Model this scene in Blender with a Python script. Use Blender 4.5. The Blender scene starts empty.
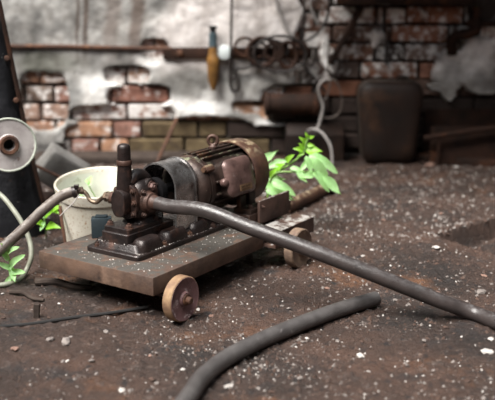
import bpy, bmesh, math, random
from mathutils import Vector, Matrix, noise
random.seed(7)
S = bpy.context.scene
COL = S.collection
PI = math.pi

# ------------------------------------------------------------------ camera
FPX, HOR, CAMH = 900.0, -25.0, 0.75
PITCH = math.atan((200 - HOR) / FPX)
cd = bpy.data.cameras.new('camera'); cam = bpy.data.objects.new('camera', cd); COL.objects.link(cam)
cam.location = (0, 0, CAMH); cam.rotation_euler = (PI / 2 - PITCH, 0, 0)
cd.sensor_width = 36; cd.lens = FPX / 495 * 36; cd.clip_start = 0.05; cd.clip_end = 200
cd.dof.use_dof = True; cd.dof.focus_distance = 2.12; cd.dof.aperture_fstop = 2.7
S.camera = cam

# ------------------------------------------------------------------ light
S.view_settings.view_transform = 'Standard'; S.view_settings.look = 'None'
S.view_settings.gamma = 1.0; S.view_settings.exposure = 0.62; S.view_settings.use_curve_mapping = False
w = bpy.data.worlds.new('overcast_sky'); S.world = w; w.use_nodes = True
bg = w.node_tree.nodes['Background']; bg.inputs[0].default_value = (0.86, 0.93, 1.0, 1); bg.inputs[1].default_value = 0.5
sd = bpy.data.lights.new('sun', 'SUN'); so = bpy.data.objects.new('sun', sd); COL.objects.link(so)
sd.energy = 7.0; sd.angle = math.radians(38); sd.color = (1.0, 0.97, 0.92)
sdir = Vector((0.40, 0.42, -1.0))          # direction the light travels
so.rotation_euler = sdir.to_track_quat('-Z', 'Y').to_euler(); so.location = (-2, -1, 5)

# ------------------------------------------------------------------ pixel -> place helpers (places only; real sizes below)
CP, SP = math.cos(PITCH), math.sin(PITCH)
def ray(x, y):
    a, b = x - 247.5, 200 - y
    return Vector((a, FPX * CP + b * SP, -FPX * SP + b * CP))
def G(x, y, z=0.0):
    d = ray(x, y); t = (z - CAMH) / d.z; return Vector((0, 0, CAMH)) + d * t
def W(x, y, Y):
    d = ray(x, y); return Vector((0, 0, CAMH)) + d * (Y / d.y)
def toPx(x, Y, z):
    q = (x, Y, z - CAMH); dz = q[1] * CP - q[2] * SP
    return 247.5 + FPX * q[0] / dz, 200 - FPX * (q[1] * SP + q[2] * CP) / dz

# ------------------------------------------------------------------ materials
def N(nt, t, **kw):
    n = nt.nodes.new(t)
    for k, v in kw.items(): setattr(n, k, v)
    return n
def material(name, base, second=None, scale=8, rough=0.6, metal=0.0, layers=(), bump=0.2, bscale=60, coord='Object',
             dust=None, spec=0.5, attr=None, objcol=False, rvar=0.0, coat=0.0):
    """layers: (colour, noise scale, threshold, softness[, rough])   dust: (colour, threshold, scale)"""
    m = bpy.data.materials.new(name); m.use_nodes = True; nt = m.node_tree; L = nt.links
    p = nt.nodes['Principled BSDF']
    if coord == 'World':
        co = N(nt, 'ShaderNodeNewGeometry').outputs['Position']
    else:
        co = N(nt, 'ShaderNodeTexCoord').outputs['Object']
    def nz(sc, det=6.0, ro=0.6):
        n = N(nt, 'ShaderNodeTexNoise'); n.inputs['Scale'].default_value = sc; n.inputs['Detail'].default_value = det
        n.inputs['Roughness'].default_value = ro; L.new(co, n.inputs['Vector']); return n.outputs['Fac']
    def ramp(src, a, b):
        r = N(nt, 'ShaderNodeMapRange'); r.clamp = True; L.new(src, r.inputs['Value'])
        r.inputs['From Min'].default_value = a; r.inputs['From Max'].default_value = b; return r.outputs['Result']
    def mix(fac, a, b):
        x = N(nt, 'ShaderNodeMix'); x.data_type = 'RGBA'; L.new(fac, x.inputs['Factor'])
        if isinstance(a, tuple): x.inputs[6].default_value = (*a, 1)
        else: L.new(a, x.inputs[6])
        if isinstance(b, tuple): x.inputs[7].default_value = (*b, 1)
        else: L.new(b, x.inputs[7])
        return x.outputs[2]
    second = second or tuple(c * 0.6 for c in base)
    if attr:
        at = N(nt, 'ShaderNodeAttribute'); at.attribute_name = attr
        c0 = at.outputs['Color']
        dk = N(nt, 'ShaderNodeMix'); dk.data_type = 'RGBA'; dk.blend_type = 'MULTIPLY'; dk.inputs[0].default_value = 1
        L.new(c0, dk.inputs[6]); dk.inputs[7].default_value = (*second, 1)
        col = mix(ramp(nz(scale), 0.35, 0.65), dk.outputs[2], c0)
    elif objcol:
        oi = N(nt, 'ShaderNodeObjectInfo'); c0 = oi.outputs['Color']
        dk = N(nt, 'ShaderNodeMix'); dk.data_type = 'RGBA'; dk.blend_type = 'MULTIPLY'; dk.inputs[0].default_value = 1
        L.new(c0, dk.inputs[6]); dk.inputs[7].default_value = (*second, 1)
        col = mix(ramp(nz(scale), 0.35, 0.65), dk.outputs[2], c0)
    else:
        col = mix(ramp(nz(scale), 0.35, 0.65), second, base)
    for la in layers:
        c, sc, th, so_ = la[:4]
        f = ramp(nz(sc, 8, 0.65), th, th + so_)
        if len(la) > 4 and objcol:                       # amount from the object's alpha
            ad = N(nt, 'ShaderNodeMath', operation='ADD'); L.new(nz(sc, 8, 0.65), ad.inputs[0])
            L.new(oi.outputs['Alpha'], ad.inputs[1]); f = ramp(ad.outputs[0], 1.0, 1.0 + so_)
        col = mix(f, col, c)
    if dust:
        ge = N(nt, 'ShaderNodeNewGeometry'); sx = N(nt, 'ShaderNodeSeparateXYZ'); L.new(ge.outputs['Normal'], sx.inputs[0])
        up = ramp(sx.outputs['Z'], 0.55, 0.95); f = ramp(nz(dust[2], 9, 0.7), dust[1], dust[1] + 0.08)
        mu = N(nt, 'ShaderNodeMath', operation='MULTIPLY'); L.new(up, mu.inputs[0]); L.new(f, mu.inputs[1])
        col = mix(mu.outputs[0], col, dust[0])
    L.new(col, p.inputs['Base Color'])
    p.inputs['Metallic'].default_value = metal; p.inputs['Specular IOR Level'].default_value = spec
    p.inputs['Coat Weight'].default_value = coat
    rr = N(nt, 'ShaderNodeMapRange'); L.new(nz(scale * 2.3), rr.inputs['Value'])
    rr.inputs['From Min'].default_value = 0.3; rr.inputs['From Max'].default_value = 0.7
    rr.inputs['To Min'].default_value = max(0.05, rough - rvar); rr.inputs['To Max'].default_value = min(1, rough + rvar)
    L.new(rr.outputs['Result'], p.inputs['Roughness'])
    if bump:
        b = N(nt, 'ShaderNodeBump'); b.inputs['Strength'].default_value = bump; b.inputs['Distance'].default_value = 0.004 if name != 'dirt_ground' else 0.012
        L.new(nz(bscale, 10, 0.7), b.inputs['Height']); L.new(b.outputs['Normal'], p.inputs['Normal'])
    return m

M = {}
M['dirt'] = material('dirt_ground', (0.070, 0.036, 0.024), (0.016, 0.010, 0.008), 3.4, 0.58, bump=1.0, bscale=85, coord='World',
    layers=((( 0.13, 0.055, 0.024), 2.6, 0.55, 0.12), ((0.020, 0.014, 0.013), 7, 0.55, 0.10), ((0.10, 0.075, 0.065), 26, 0.60, 0.08), ((0.012, 0.009, 0.009), 40, 0.57, 0.08), ((0.13, 0.09, 0.072), 75, 0.61, 0.05), ((0.010, 0.008, 0.008), 120, 0.60, 0.05),
            ((0.42, 0.38, 0.36), 95, 0.68, 0.03)), rvar=0.12)
M['mortar'] = material('grey_mortar', (0.26, 0.235, 0.215), (0.13, 0.11, 0.10), 12, 0.95, coord='World', bump=0.8,
    layers=(((0.04, 0.03, 0.026), 14, 0.57, 0.1),))
M['mortar_dark'] = material('dark_mortar', (0.045, 0.030, 0.024), (0.018, 0.012, 0.010), 12, 0.95, coord='World', bump=0.8,
    layers=(((0.20, 0.17, 0.15), 9, 0.62, 0.1),))  # dark mortar: brown staining and vignette dimming mixed into one colour
M['brick'] = material('old_brick', (1, 1, 1), (0.5, 0.45, 0.42), 22, 0.9, objcol=True, coord='World', bump=0.7, bscale=90,
    layers=(((0.035, 0.022, 0.018), 30, 0.58, 0.10), ((0.82, 0.78, 0.75), 24, 0.5, 0.14, 1)))
M['plaster'] = material('old_plaster', (1, 1, 1), (0.66, 0.64, 0.62), 22, 0.92, attr='tint', coord='World', bump=0.6, bscale=50,
    layers=(((0.10, 0.08, 0.065), 17, 0.63, 0.10), ((0.05, 0.04, 0.03), 45, 0.66, 0.06)))
M['char'] = material('charred_wood', (0.016, 0.016, 0.019), (0.006, 0.006, 0.008), 14, 0.9, spec=0.25, bump=1.0, bscale=45,
    layers=(((0.30, 0.29, 0.28), 60, 0.67, 0.03), ((0.05, 0.028, 0.02), 7, 0.62, 0.1)))
M['iron'] = material('oily_cast_iron', (0.032, 0.021, 0.019), (0.012, 0.009, 0.009), 22, 0.36, 0.35, bump=0.35, bscale=120,
    layers=(((0.085, 0.042, 0.030), 16, 0.55, 0.12),), dust=((0.55, 0.5, 0.48), 0.66, 110), rvar=0.12, spec=0.6)
M['iron_rust'] = material('rusty_cast_iron', (0.085, 0.043, 0.031), (0.035, 0.02, 0.016), 26, 0.5, 0.3, bump=0.4, bscale=120,
    layers=(((0.15, 0.075, 0.045), 20, 0.58, 0.1), ((0.02, 0.015, 0.014), 35, 0.6, 0.1)), dust=((0.5, 0.46, 0.44), 0.70, 120), rvar=0.12)
M['black_iron'] = material('black_iron', (0.018, 0.016, 0.017), (0.009, 0.009, 0.01), 20, 0.4, 0.4, bump=0.25, bscale=90,
    dust=((0.4, 0.36, 0.34), 0.7, 110), rvar=0.1)
M['guard'] = material('worn_steel_sheet', (0.48, 0.47, 0.47), (0.16, 0.145, 0.14), 22, 0.28, 0.85, bump=0.15, bscale=80,
    layers=(((0.06, 0.035, 0.028), 24, 0.6, 0.1),), rvar=0.1)
M['motor'] = material('rusty_motor_paint', (0.062, 0.037, 0.029), (0.024, 0.017, 0.015), 18, 0.42, 0.4, bump=0.35, bscale=110,
    layers=(((0.13, 0.062, 0.036), 14, 0.56, 0.12), ((0.25, 0.23, 0.18), 26, 0.67, 0.06)), dust=((0.30, 0.31, 0.20), 0.56, 40), rvar=0.12)
M['cowl'] = material('rusty_cowl', (0.13, 0.068, 0.043), (0.055, 0.028, 0.022), 22, 0.5, 0.35, bump=0.3, bscale=110,
    layers=(((0.24, 0.15, 0.08), 16, 0.58, 0.12),), dust=((0.42, 0.34, 0.22), 0.5, 45), rvar=0.1)
M['box_paint'] = material('reddish_box_paint', (0.15, 0.088, 0.077), (0.072, 0.042, 0.037), 26, 0.38, 0.25, bump=0.3, bscale=130,
    layers=(((0.26, 0.21, 0.20), 38, 0.64, 0.06), ((0.04, 0.022, 0.018), 20, 0.6, 0.1)), rvar=0.1)
M['plate'] = material('brassy_nameplate', (0.24, 0.15, 0.085), (0.12, 0.07, 0.04), 40, 0.45, 0.5, bump=0.2)
M['deck'] = material('rusty_deck_plate', (0.13, 0.078, 0.054), (0.062, 0.038, 0.029), 15, 0.6, 0.15, bump=0.35, bscale=100,
    layers=(((0.22, 0.14, 0.10), 11, 0.58, 0.14), ((0.035, 0.024, 0.02), 20, 0.6, 0.12)), dust=((0.060, 0.053, 0.046), 0.42, 16), rvar=0.15)
M['channel'] = material('rusty_channel', (0.090, 0.049, 0.037), (0.042, 0.024, 0.019), 22, 0.6, 0.2, bump=0.4, bscale=110,
    layers=(((0.15, 0.085, 0.055), 18, 0.6, 0.1),), dust=((0.34, 0.32, 0.30), 0.48, 34), rvar=0.12)
M['tread'] = material('ochre_wheel_tread', (0.30, 0.19, 0.10), (0.14, 0.075, 0.045), 26, 0.7, bump=0.5, bscale=120,
    layers=(((0.07, 0.04, 0.03), 26, 0.62, 0.1),))
M['wheel_face'] = material('maroon_wheel_face', (0.20, 0.105, 0.105), (0.10, 0.05, 0.05), 34, 0.65, bump=0.5, bscale=120,
    layers=(((0.55, 0.45, 0.44), 60, 0.56, 0.08), ((0.05, 0.025, 0.02), 30, 0.60, 0.1)))
M['wheel_grey'] = material('grey_brown_wheel', (0.20, 0.135, 0.09), (0.10, 0.062, 0.045), 30, 0.75, bump=0.5, bscale=120,
    layers=(((0.36, 0.28, 0.21), 34, 0.6, 0.1),))
M['hose'] = material('dusty_black_rubber', (0.046, 0.036, 0.034), (0.026, 0.021, 0.020), 24, 0.36, bump=0.25, bscale=160,
    layers=(((0.10, 0.088, 0.085), 70, 0.63, 0.08),), dust=((0.085, 0.078, 0.077), 0.5, 90), rvar=0.1, spec=0.6)
M['hose_grey'] = material('dusty_grey_rubber', (0.082, 0.075, 0.073), (0.045, 0.040, 0.039), 24, 0.38, bump=0.3, bscale=160,
    layers=(((0.16, 0.148, 0.145), 70, 0.63, 0.08),), rvar=0.1, spec=0.6)
M['brown_hose'] = material('brown_rubber', (0.125, 0.098, 0.082), (0.06, 0.045, 0.038), 20, 0.5, bump=0.35, bscale=120,
    layers=(((0.28, 0.25, 0.22), 50, 0.62, 0.08),), dust=((0.30, 0.27, 0.24), 0.45, 50), rvar=0.1)
M['pale_hose'] = material('pale_green_plastic', (0.30, 0.31, 0.25), (0.17, 0.17, 0.13), 20, 0.45, bump=0.15)
M['brass'] = material('tarnished_brass', (0.20, 0.145, 0.10), (0.08, 0.055, 0.042), 40, 0.42, 0.6, bump=0.3, bscale=150, rvar=0.1)
M['enamel'] = material('chipped_white_enamel', (0.66, 0.63, 0.55), (0.50, 0.46, 0.38), 10, 0.55, bump=0.25, bscale=80,
    layers=(((0.30, 0.18, 0.10), 150, 0.575, 0.06), ((0.32, 0.20, 0.11), 18, 0.64, 0.08)))
M['enamel_in'] = material('white_bucket_inside', (0.66, 0.67, 0.61), (0.52, 0.52, 0.45), 9, 0.6, bump=0.15,
    layers=(((0.16, 0.20, 0.08), 14, 0.66, 0.06),))
M['teal'] = material('dark_teal_paint', (0.012, 0.026, 0.034), (0.008, 0.014, 0.018), 18, 0.6, bump=0.2)
M['silver'] = material('silver_painted_disc', (0.50, 0.46, 0.45), (0.34, 0.30, 0.295), 18, 0.5, 0.2, bump=0.3, bscale=90,
    layers=(((0.14, 0.065, 0.04), 26, 0.60, 0.08), ((0.62, 0.6, 0.58), 30, 0.6, 0.1)))
M['pale_rim'] = material('pale_green_rim', (0.50, 0.53, 0.46), (0.3, 0.32, 0.27), 30, 0.5, 0.1, bump=0.2)
M['rust'] = material('heavy_rust', (0.11, 0.045, 0.022), (0.045, 0.02, 0.013), 24, 0.8, 0.1, bump=0.7, bscale=90, layers=(((0.2, 0.09, 0.04), 18, 0.6, 0.1),))
M['dark_rust'] = material('dark_rust', (0.036, 0.016, 0.010), (0.014, 0.008, 0.006), 14, 0.8, 0.0, spec=0.2, bump=0.5, bscale=60, layers=(((0.085, 0.032, 0.014), 9, 0.57, 0.12),))
M['black'] = material('sooty_black', (0.010, 0.009, 0.009), None, 20, 0.8, bump=0.2)
M['tank'] = material('dark_brown_tank', (0.020, 0.011, 0.008), (0.010, 0.007, 0.006), 8, 0.55, 0.0, spec=0.25, bump=0.3, bscale=50, layers=(((0.055, 0.026, 0.014), 5, 0.55, 0.14),), rvar=0.1)
M['tank_rim'] = material('worn_tank_rim', (0.12, 0.095, 0.075), (0.05, 0.037, 0.03), 20, 0.5, 0.3, bump=0.3)
M['concrete'] = material('grey_concrete', (0.26, 0.25, 0.235), (0.15, 0.14, 0.13), 16, 0.9, bump=0.7, bscale=60, layers=(((0.42, 0.41, 0.39), 12, 0.58, 0.1), ((0.09, 0.10, 0.05), 8, 0.62, 0.1)))
M['wire'] = material('dark_cable', (0.022, 0.015, 0.013), None, 20, 0.5, bump=0.2)
M['white_wire'] = material('grey_white_cable', (0.42, 0.39, 0.37), (0.24, 0.22, 0.21), 12, 0.5, bump=0.1)
M['amber'] = material('amber_glass', (0.22, 0.11, 0.03), (0.12, 0.06, 0.02), 30, 0.25, bump=0.1)
M['teal_glass'] = material('grey_teal_tube', (0.07, 0.10, 0.115), (0.04, 0.06, 0.068), 30, 0.3, bump=0.1)
M['gauge'] = material('white_dial', (0.72, 0.77, 0.76), (0.6, 0.66, 0.66), 12, 0.4, bump=0.0)
M['stone_white'] = material('pale_chip', (0.50, 0.47, 0.44), (0.30, 0.27, 0.25), 60, 0.9, bump=0.4, coord='World')
M['stone_grey'] = material('grey_chip', (0.21, 0.18, 0.165), (0.10, 0.085, 0.077), 60, 0.9, bump=0.4, coord='World')
M['stone_brown'] = material('brown_chip', (0.075, 0.042, 0.030), (0.035, 0.021, 0.016), 60, 0.9, bump=0.4, coord='World')
M['stone_red'] = material('brick_chip', (0.26, 0.16, 0.125), (0.15, 0.085, 0.065), 60, 0.9, bump=0.4, coord='World')
M['wood_dark'] = material('shade_roof_boards', (0.05, 0.036, 0.028), (0.022, 0.016, 0.013), 20, 0.9, spec=0.2)
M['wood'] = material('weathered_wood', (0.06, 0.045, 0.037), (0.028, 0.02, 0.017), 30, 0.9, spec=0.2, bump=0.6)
def leafmat(name, c, c2):
    m = material(name, c, c2, 30, 0.4, bump=0.1); p = m.node_tree.nodes['Principled BSDF']
    nt = m.node_tree; tr = nt.nodes.new('ShaderNodeBsdfTranslucent'); tr.inputs[0].default_value = (c[0] * 1.3, c[1] * 1.3, c[2] * 0.6, 1)
    mx = nt.nodes.new('ShaderNodeMixShader'); mx.inputs[0].default_value = 0.35
    nt.links.new(p.outputs[0], mx.inputs[1]); nt.links.new(tr.outputs[0], mx.inputs[2])
    nt.links.new(mx.outputs[0], nt.nodes['Material Output'].inputs[0]); return m
M['leaf'] = leafmat('bright_leaf', (0.46, 0.68, 0.38), (0.24, 0.50, 0.15))
M['leaf_young'] = leafmat('young_leaf', (0.28, 0.55, 0.05), (0.18, 0.42, 0.03))
M['stem'] = material('green_stem', (0.17, 0.30, 0.06), (0.10, 0.18, 0.04), 20, 0.5, bump=0.1)

# ------------------------------------------------------------------ mesh helpers
def finish(name, bm, mat, parent=None, smooth=35, loc=None, mats=None):
    me = bpy.data.meshes.new(name); bmesh.ops.recalc_face_normals(bm, faces=bm.faces[:])
    bm.to_mesh(me); bm.free()
    for mm in ([mat] if mats is None else mats): me.materials.append(M[mm] if isinstance(mm, str) else mm)
    if smooth:
        me.shade_smooth()
        try: me.set_sharp_from_angle(angle=math.radians(smooth))
        except Exception: pass
    o = bpy.data.objects.new(name, me); COL.objects.link(o)
    if parent is not None:
        o.parent = parent
        if 'off' in parent: o.location = [-c for c in parent['off']]
    return o
def tag(o, label, cat, group=None, kind=None):
    o['label'] = label; o['category'] = cat
    if group: o['group'] = group
    if kind: o['kind'] = kind
    return o
def rebase(o):
    """put a top-level mesh's origin at the middle of its base"""
    vs = [v.co for v in o.data.vertices]
    c = Vector(((min(v.x for v in vs) + max(v.x for v in vs)) / 2, (min(v.y for v in vs) + max(v.y for v in vs)) / 2, min(v.z for v in vs)))
    o.data.transform(Matrix.Translation(-c)); o.location = c; return o
def thing(name, label, cat, base, group=None, rot=0.0, frame=None):
    """Empty at the thing's base; children meshes are written in world (or cart) coordinates and offset by the base"""
    e = bpy.data.objects.new(name, None); COL.objects.link(e); e.empty_display_size = 0.05
    b = Vector(base)
    if frame:
        e.location = frame @ b; e.rotation_euler = (0, 0, rot)
    else: e.location = b
    e['off'] = list(b); tag(e, label, cat, group); return e
def sub(name, bm, mat, parent, **k):                 # sub-part: same coordinates as its part
    o = finish(name, bm, mat, None, **k); o.parent = parent; return o
def BM(): return bmesh.new()
def box(bm, c, s, bev=0.0, seg=2, rot=None, mi=0):
    mat = Matrix.Translation(Vector(c)) @ (rot.to_4x4() if rot is not None else Matrix()) @ Matrix.Diagonal((s[0], s[1], s[2], 1))
    r = bmesh.ops.create_cube(bm, size=1.0, matrix=mat); vs = r['verts']
    fs = list({f for v in vs for f in v.link_faces})
    for f in fs: f.material_index = mi
    if bev > 0:
        es = list({e for v in vs for e in v.link_edges})
        bmesh.ops.bevel(bm, geom=es, offset=bev, segments=seg, profile=0.5, affect='EDGES')
    return bm
def frame_of(d):
    d = Vector(d).normalized(); a = Vector((0, 0, 1)) if abs(d.z) < 0.9 else Vector((1, 0, 0))
    x = d.cross(a).normalized(); return d, x, x.cross(d).normalized()
def lathe(bm, o, axis, prof, seg=24, cap=True, ang0=0.0, ang1=2 * PI, mi=0, sx=1.0, sy=1.0):
    """prof: list of (distance along axis, radius)"""
    d, x, y = frame_of(axis); o = Vector(o); rings = []; full = abs(ang1 - ang0 - 2 * PI) < 1e-6
    n = seg if full else seg + 1
    for t, r in prof:
        if r < 1e-6: rings.append([bm.verts.new(o + d * t)]); continue
        rings.append([bm.verts.new(o + d * t + (x * math.cos(ang0 + (ang1 - ang0) * i / seg) * sx + y * math.sin(ang0 + (ang1 - ang0) * i / seg) * sy) * r) for i in range(n)])
    for a, b in zip(rings, rings[1:]):
        for i in range(seg):
            j = (i + 1) % n
            if len(a) == 1 and len(b) == 1: continue
            if len(a) == 1: q = (a[0], b[j], b[i])
            elif len(b) == 1: q = (a[i], a[j], b[0])
            else: q = (a[i], a[j], b[j], b[i])
            try: f = bm.faces.new(q); f.material_index = mi
            except ValueError: pass
    if cap and full:
        for r_, k in ((rings[0], 0), (rings[-1], 1)):
            if len(r_) > 2:
                try: f = bm.faces.new(r_ if k else r_[::-1]); f.material_index = mi
                except ValueError: pass
    return bm
def catmull(P, n=8):
    P = [Vector(p) for p in P]
    if len(P) < 3: return P
    Q = [P[0] * 2 - P[1]] + P + [P[-1] * 2 - P[-2]]; out = []
    for i in range(1, len(Q) - 2):
        a, b, c, d = Q[i - 1:i + 3]
        for k in range(n):
            t = k / n
            out.append(0.5 * (2 * b + (c - a) * t + (2 * a - 5 * b + 4 * c - d) * t * t + (3 * b - a - 3 * c + d) * t ** 3))
    out.append(P[-1]); return out
def tube(bm, P, r, seg=12, n=8, hollow=None, smooth=True, mi=0):
    pts = catmull(P, n) if smooth else [Vector(p) for p in P]
    T = []
    for i in range(len(pts)):
        T.append((pts[min(i + 1, len(pts) - 1)] - pts[max(i - 1, 0)]).normalized())
    d, x, y = frame_of(T[0]); rings = []
    for i, p in enumerate(pts):
        x = (x - T[i] * x.dot(T[i])).normalized(); y = T[i].cross(x)
        rr = r(i / (len(pts) - 1)) if callable(r) else r
        rings.append([bm.verts.new(p + (x * math.cos(2 * PI * k / seg) + y * math.sin(2 * PI * k / seg)) * rr) for k in range(seg)])
    for a, b in zip(rings, rings[1:]):
        for k in range(seg):
            f = bm.faces.new((a[k], a[(k + 1) % seg], b[(k + 1) % seg], b[k])); f.material_index = mi
    for ring, t, s in ((rings[0], T[0], 1), (rings[-1], T[-1], -1)):
        if hollow:
            c = sum((v.co for v in ring), Vector()) / seg
            i1 = [bm.verts.new(c + (v.co - c) * hollow) for v in ring]; i2 = [bm.verts.new(c + (v.co - c) * hollow + t * s * 0.03) for v in ring]
            for k in range(seg):
                j = (k + 1) % seg
                bm.faces.new((ring[k], ring[j], i1[j], i1[k])); bm.faces.new((i1[k], i1[j], i2[j], i2[k]))
            bm.faces.new(i2)
        else: bm.faces.new(ring)
    return bm
def prism(bm, pts, d, mi=0, bev=0.0):
    """polygon pts (3-D, planar) extruded by vector d"""
    a = [bm.verts.new(Vector(p)) for p in pts]; b = [bm.verts.new(Vector(p) + Vector(d)) for p in pts]
    fs = [bm.faces.new(a[::-1]), bm.faces.new(b)]; n = len(a)
    for i in range(n): fs.append(bm.faces.new((a[i], a[(i + 1) % n], b[(i + 1) % n], b[i])))
    for f in fs: f.material_index = mi
    if bev:
        es = list(set(fs[0].edges) | set(fs[1].edges)); bmesh.ops.bevel(bm, geom=es, offset=bev, segments=2, affect='EDGES', profile=0.5)
    return bm
def hexbolt(bm, c, axis, r=0.006, h=0.005, stud=True):
    lathe(bm, c, axis, [(-0.002, r * 1.35), (0.0005, r * 1.35)], 12)
    lathe(bm, c, axis, [(0, r), (h * 0.8, r), (h, r * 0.85)], 6)
    if stud: lathe(bm, c, axis, [(h, r * 0.45), (h + 0.003, r * 0.42)], 8)
    return bm
def torus(bm, c, axis, R, r, seg=24, k=10, sx=1.0, sy=1.0):
    d, x, y = frame_of(axis); c = Vector(c); rings = []
    for i in range(seg):
        a = 2 * PI * i / seg; rd = x * math.cos(a) * sx + y * math.sin(a) * sy; ce = c + rd * R; rn = rd.normalized()
        rings.append([bm.verts.new(ce + (rn * math.cos(2 * PI * j / k) + d * math.sin(2 * PI * j / k)) * r) for j in range(k)])
    for i in range(seg):
        a, b = rings[i], rings[(i + 1) % seg]
        for j in range(k): bm.faces.new((a[j], a[(j + 1) % k], b[(j + 1) % k], b[j]))
    return bm
def fbm(x, y, z=0.0, o=4):
    s = 0; a = 0.5; f = 1.0
    for _ in range(o): s += a * noise.noise((x * f, y * f, z * f)); a *= 0.5; f *= 2.03
    return s
def sst(a, b, x):
    t = max(0.0, min(1.0, (x - a) / (b - a))); return t * t * (3 - 2 * t)

# ------------------------------------------------------------------ floor: a dirt height field with a shallow broken pit
WALLY = 3.80
pit = [G(431, 235), G(640, 180), G(700, 316)]
pit = [(p.x, p.y) for p in pit]
def in_tri(x, y, T):
    s = [((T[(i + 1) % 3][0] - T[i][0]) * (y - T[i][1]) - (T[(i + 1) % 3][1] - T[i][1]) * (x - T[i][0])) for i in range(3)]
    return all(q >= 0 for q in s) or all(q <= 0 for q in s)
def ground(x, y):
    z = 0.010 * fbm(x * 3.1, y * 3.1, 3.0, 2) + 0.009 * fbm(x * 15, y * 15, 9.0, 2) + 0.011 * fbm(x * 48, y * 48, 4.0, 2)
    z += 0.012 * sst(2.6, 3.2, y) * fbm(x * 13, y * 13, 21.0, 3)
    if in_tri(x, y, pit):
        d = 9.0
        for i in (0, 2):
            a, b = pit[i], pit[(i + 1) % 3]; d = min(d, abs((b[0] - a[0]) * (y - a[1]) - (b[1] - a[1]) * (x - a[0])) / math.hypot(b[0] - a[0], b[1] - a[1]))
        z = z - 0.065 * sst(0.0, 0.007, d) + 0.035 * sst(0.03, 0.08, d) * (0.6 + fbm(x * 30, y * 30, 8, 2))
    return z
def spaced(a, b, lo, hi, st):
    v = [a + (lo - a) * i / 12 for i in range(12)]; n = int((hi - lo) / st)
    v += [lo + (hi - lo) * i / n for i in range(n + 1)]; v += [hi + (b - hi) * i / 12 for i in range(1, 13)]; return v
xs = spaced(-6, 6, -1.0, 1.1, 0.006); ys = spaced(-3, 4.2, 1.38, WALLY + 0.05, 0.0065)
bm = BM(); grid = [[bm.verts.new((x, y, ground(x, y))) for x in xs] for y in ys]
for j in range(len(ys) - 1):
    for i in range(len(xs) - 1): bm.faces.new((grid[j][i], grid[j][i + 1], grid[j + 1][i + 1], grid[j + 1][i]))
floor = finish('floor', bm, 'dirt', smooth=60); floor['kind'] = 'structure'

# ------------------------------------------------------------------ back wall: mortar core, bricks, plaster relief
bm = BM(); box(bm, (0, WALLY + 0.14, 1.05), (8, 0.24, 2.3)); wall = finish('wall_back', bm, 'mortar', smooth=0); wall['kind'] = 'structure'
wall['label'] = 'old brick wall with flaking plaster behind the pump'
PF = WALLY - 0.012                                                    # face of the bricks
# plaster: (px x, px y, rx, ry, strength) blobs where the plaster still holds, and where it has come off
PL = [(458, 66, 26, 16, 0.7), (482, 56, 22, 18, 0.75), (484, 82, 20, 12, 0.7), (492, 8, 26, 20, 0.8), (600, 60, 60, 100, 0.8), (329, 50, 9, 22, 0.42), (378, 44, 7, 18, 0.3), (440, 92, 22, 10, 0.3)]
CUT = [(45, 100, 22, 27), (128, 75, 20, 9), (140, 94, 28, 10), (124, 114, 48, 9), (122, 135, 52, 13), (156, 48, 12, 9), (207, 131, 44, 14), (251, 106, 17, 6), (110, 153, 56, 12), (300, 104, 40, 18), (292, 140, 60, 14), (180, 152, 120, 12)]
def sup(px, py, cx, cy, rx, ry, k=1.0):
    d = (abs((px - cx) / rx) ** 3 + abs((py - cy) / ry) ** 3) ** (1 / 3); return k * max(0.0, min(1.0, 1.0 - (d - 0.85) / 0.4))
def plaster_mask(x, z):
    px, py = toPx(x, WALLY, z)
    if z > 0.80: return 1.0
    n = fbm(x * 9, z * 11, 5.0, 5)
    m = 0.40 - 0.85 * sst(285, 315, px + 60 * n)
    m += max([0.0] + [1.15 * sup(px, py, *b) for b in PL if abs(px - b[0]) < 3 * b[2]]) if px > 280 else 0
    m -= max([0.0] + [0.95 * sup(px, py, *b) for b in CUT if abs(px - b[0]) < 3 * b[2]])
    return m + (0.62 + 0.5 * sst(300, 330, px)) * n
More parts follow.
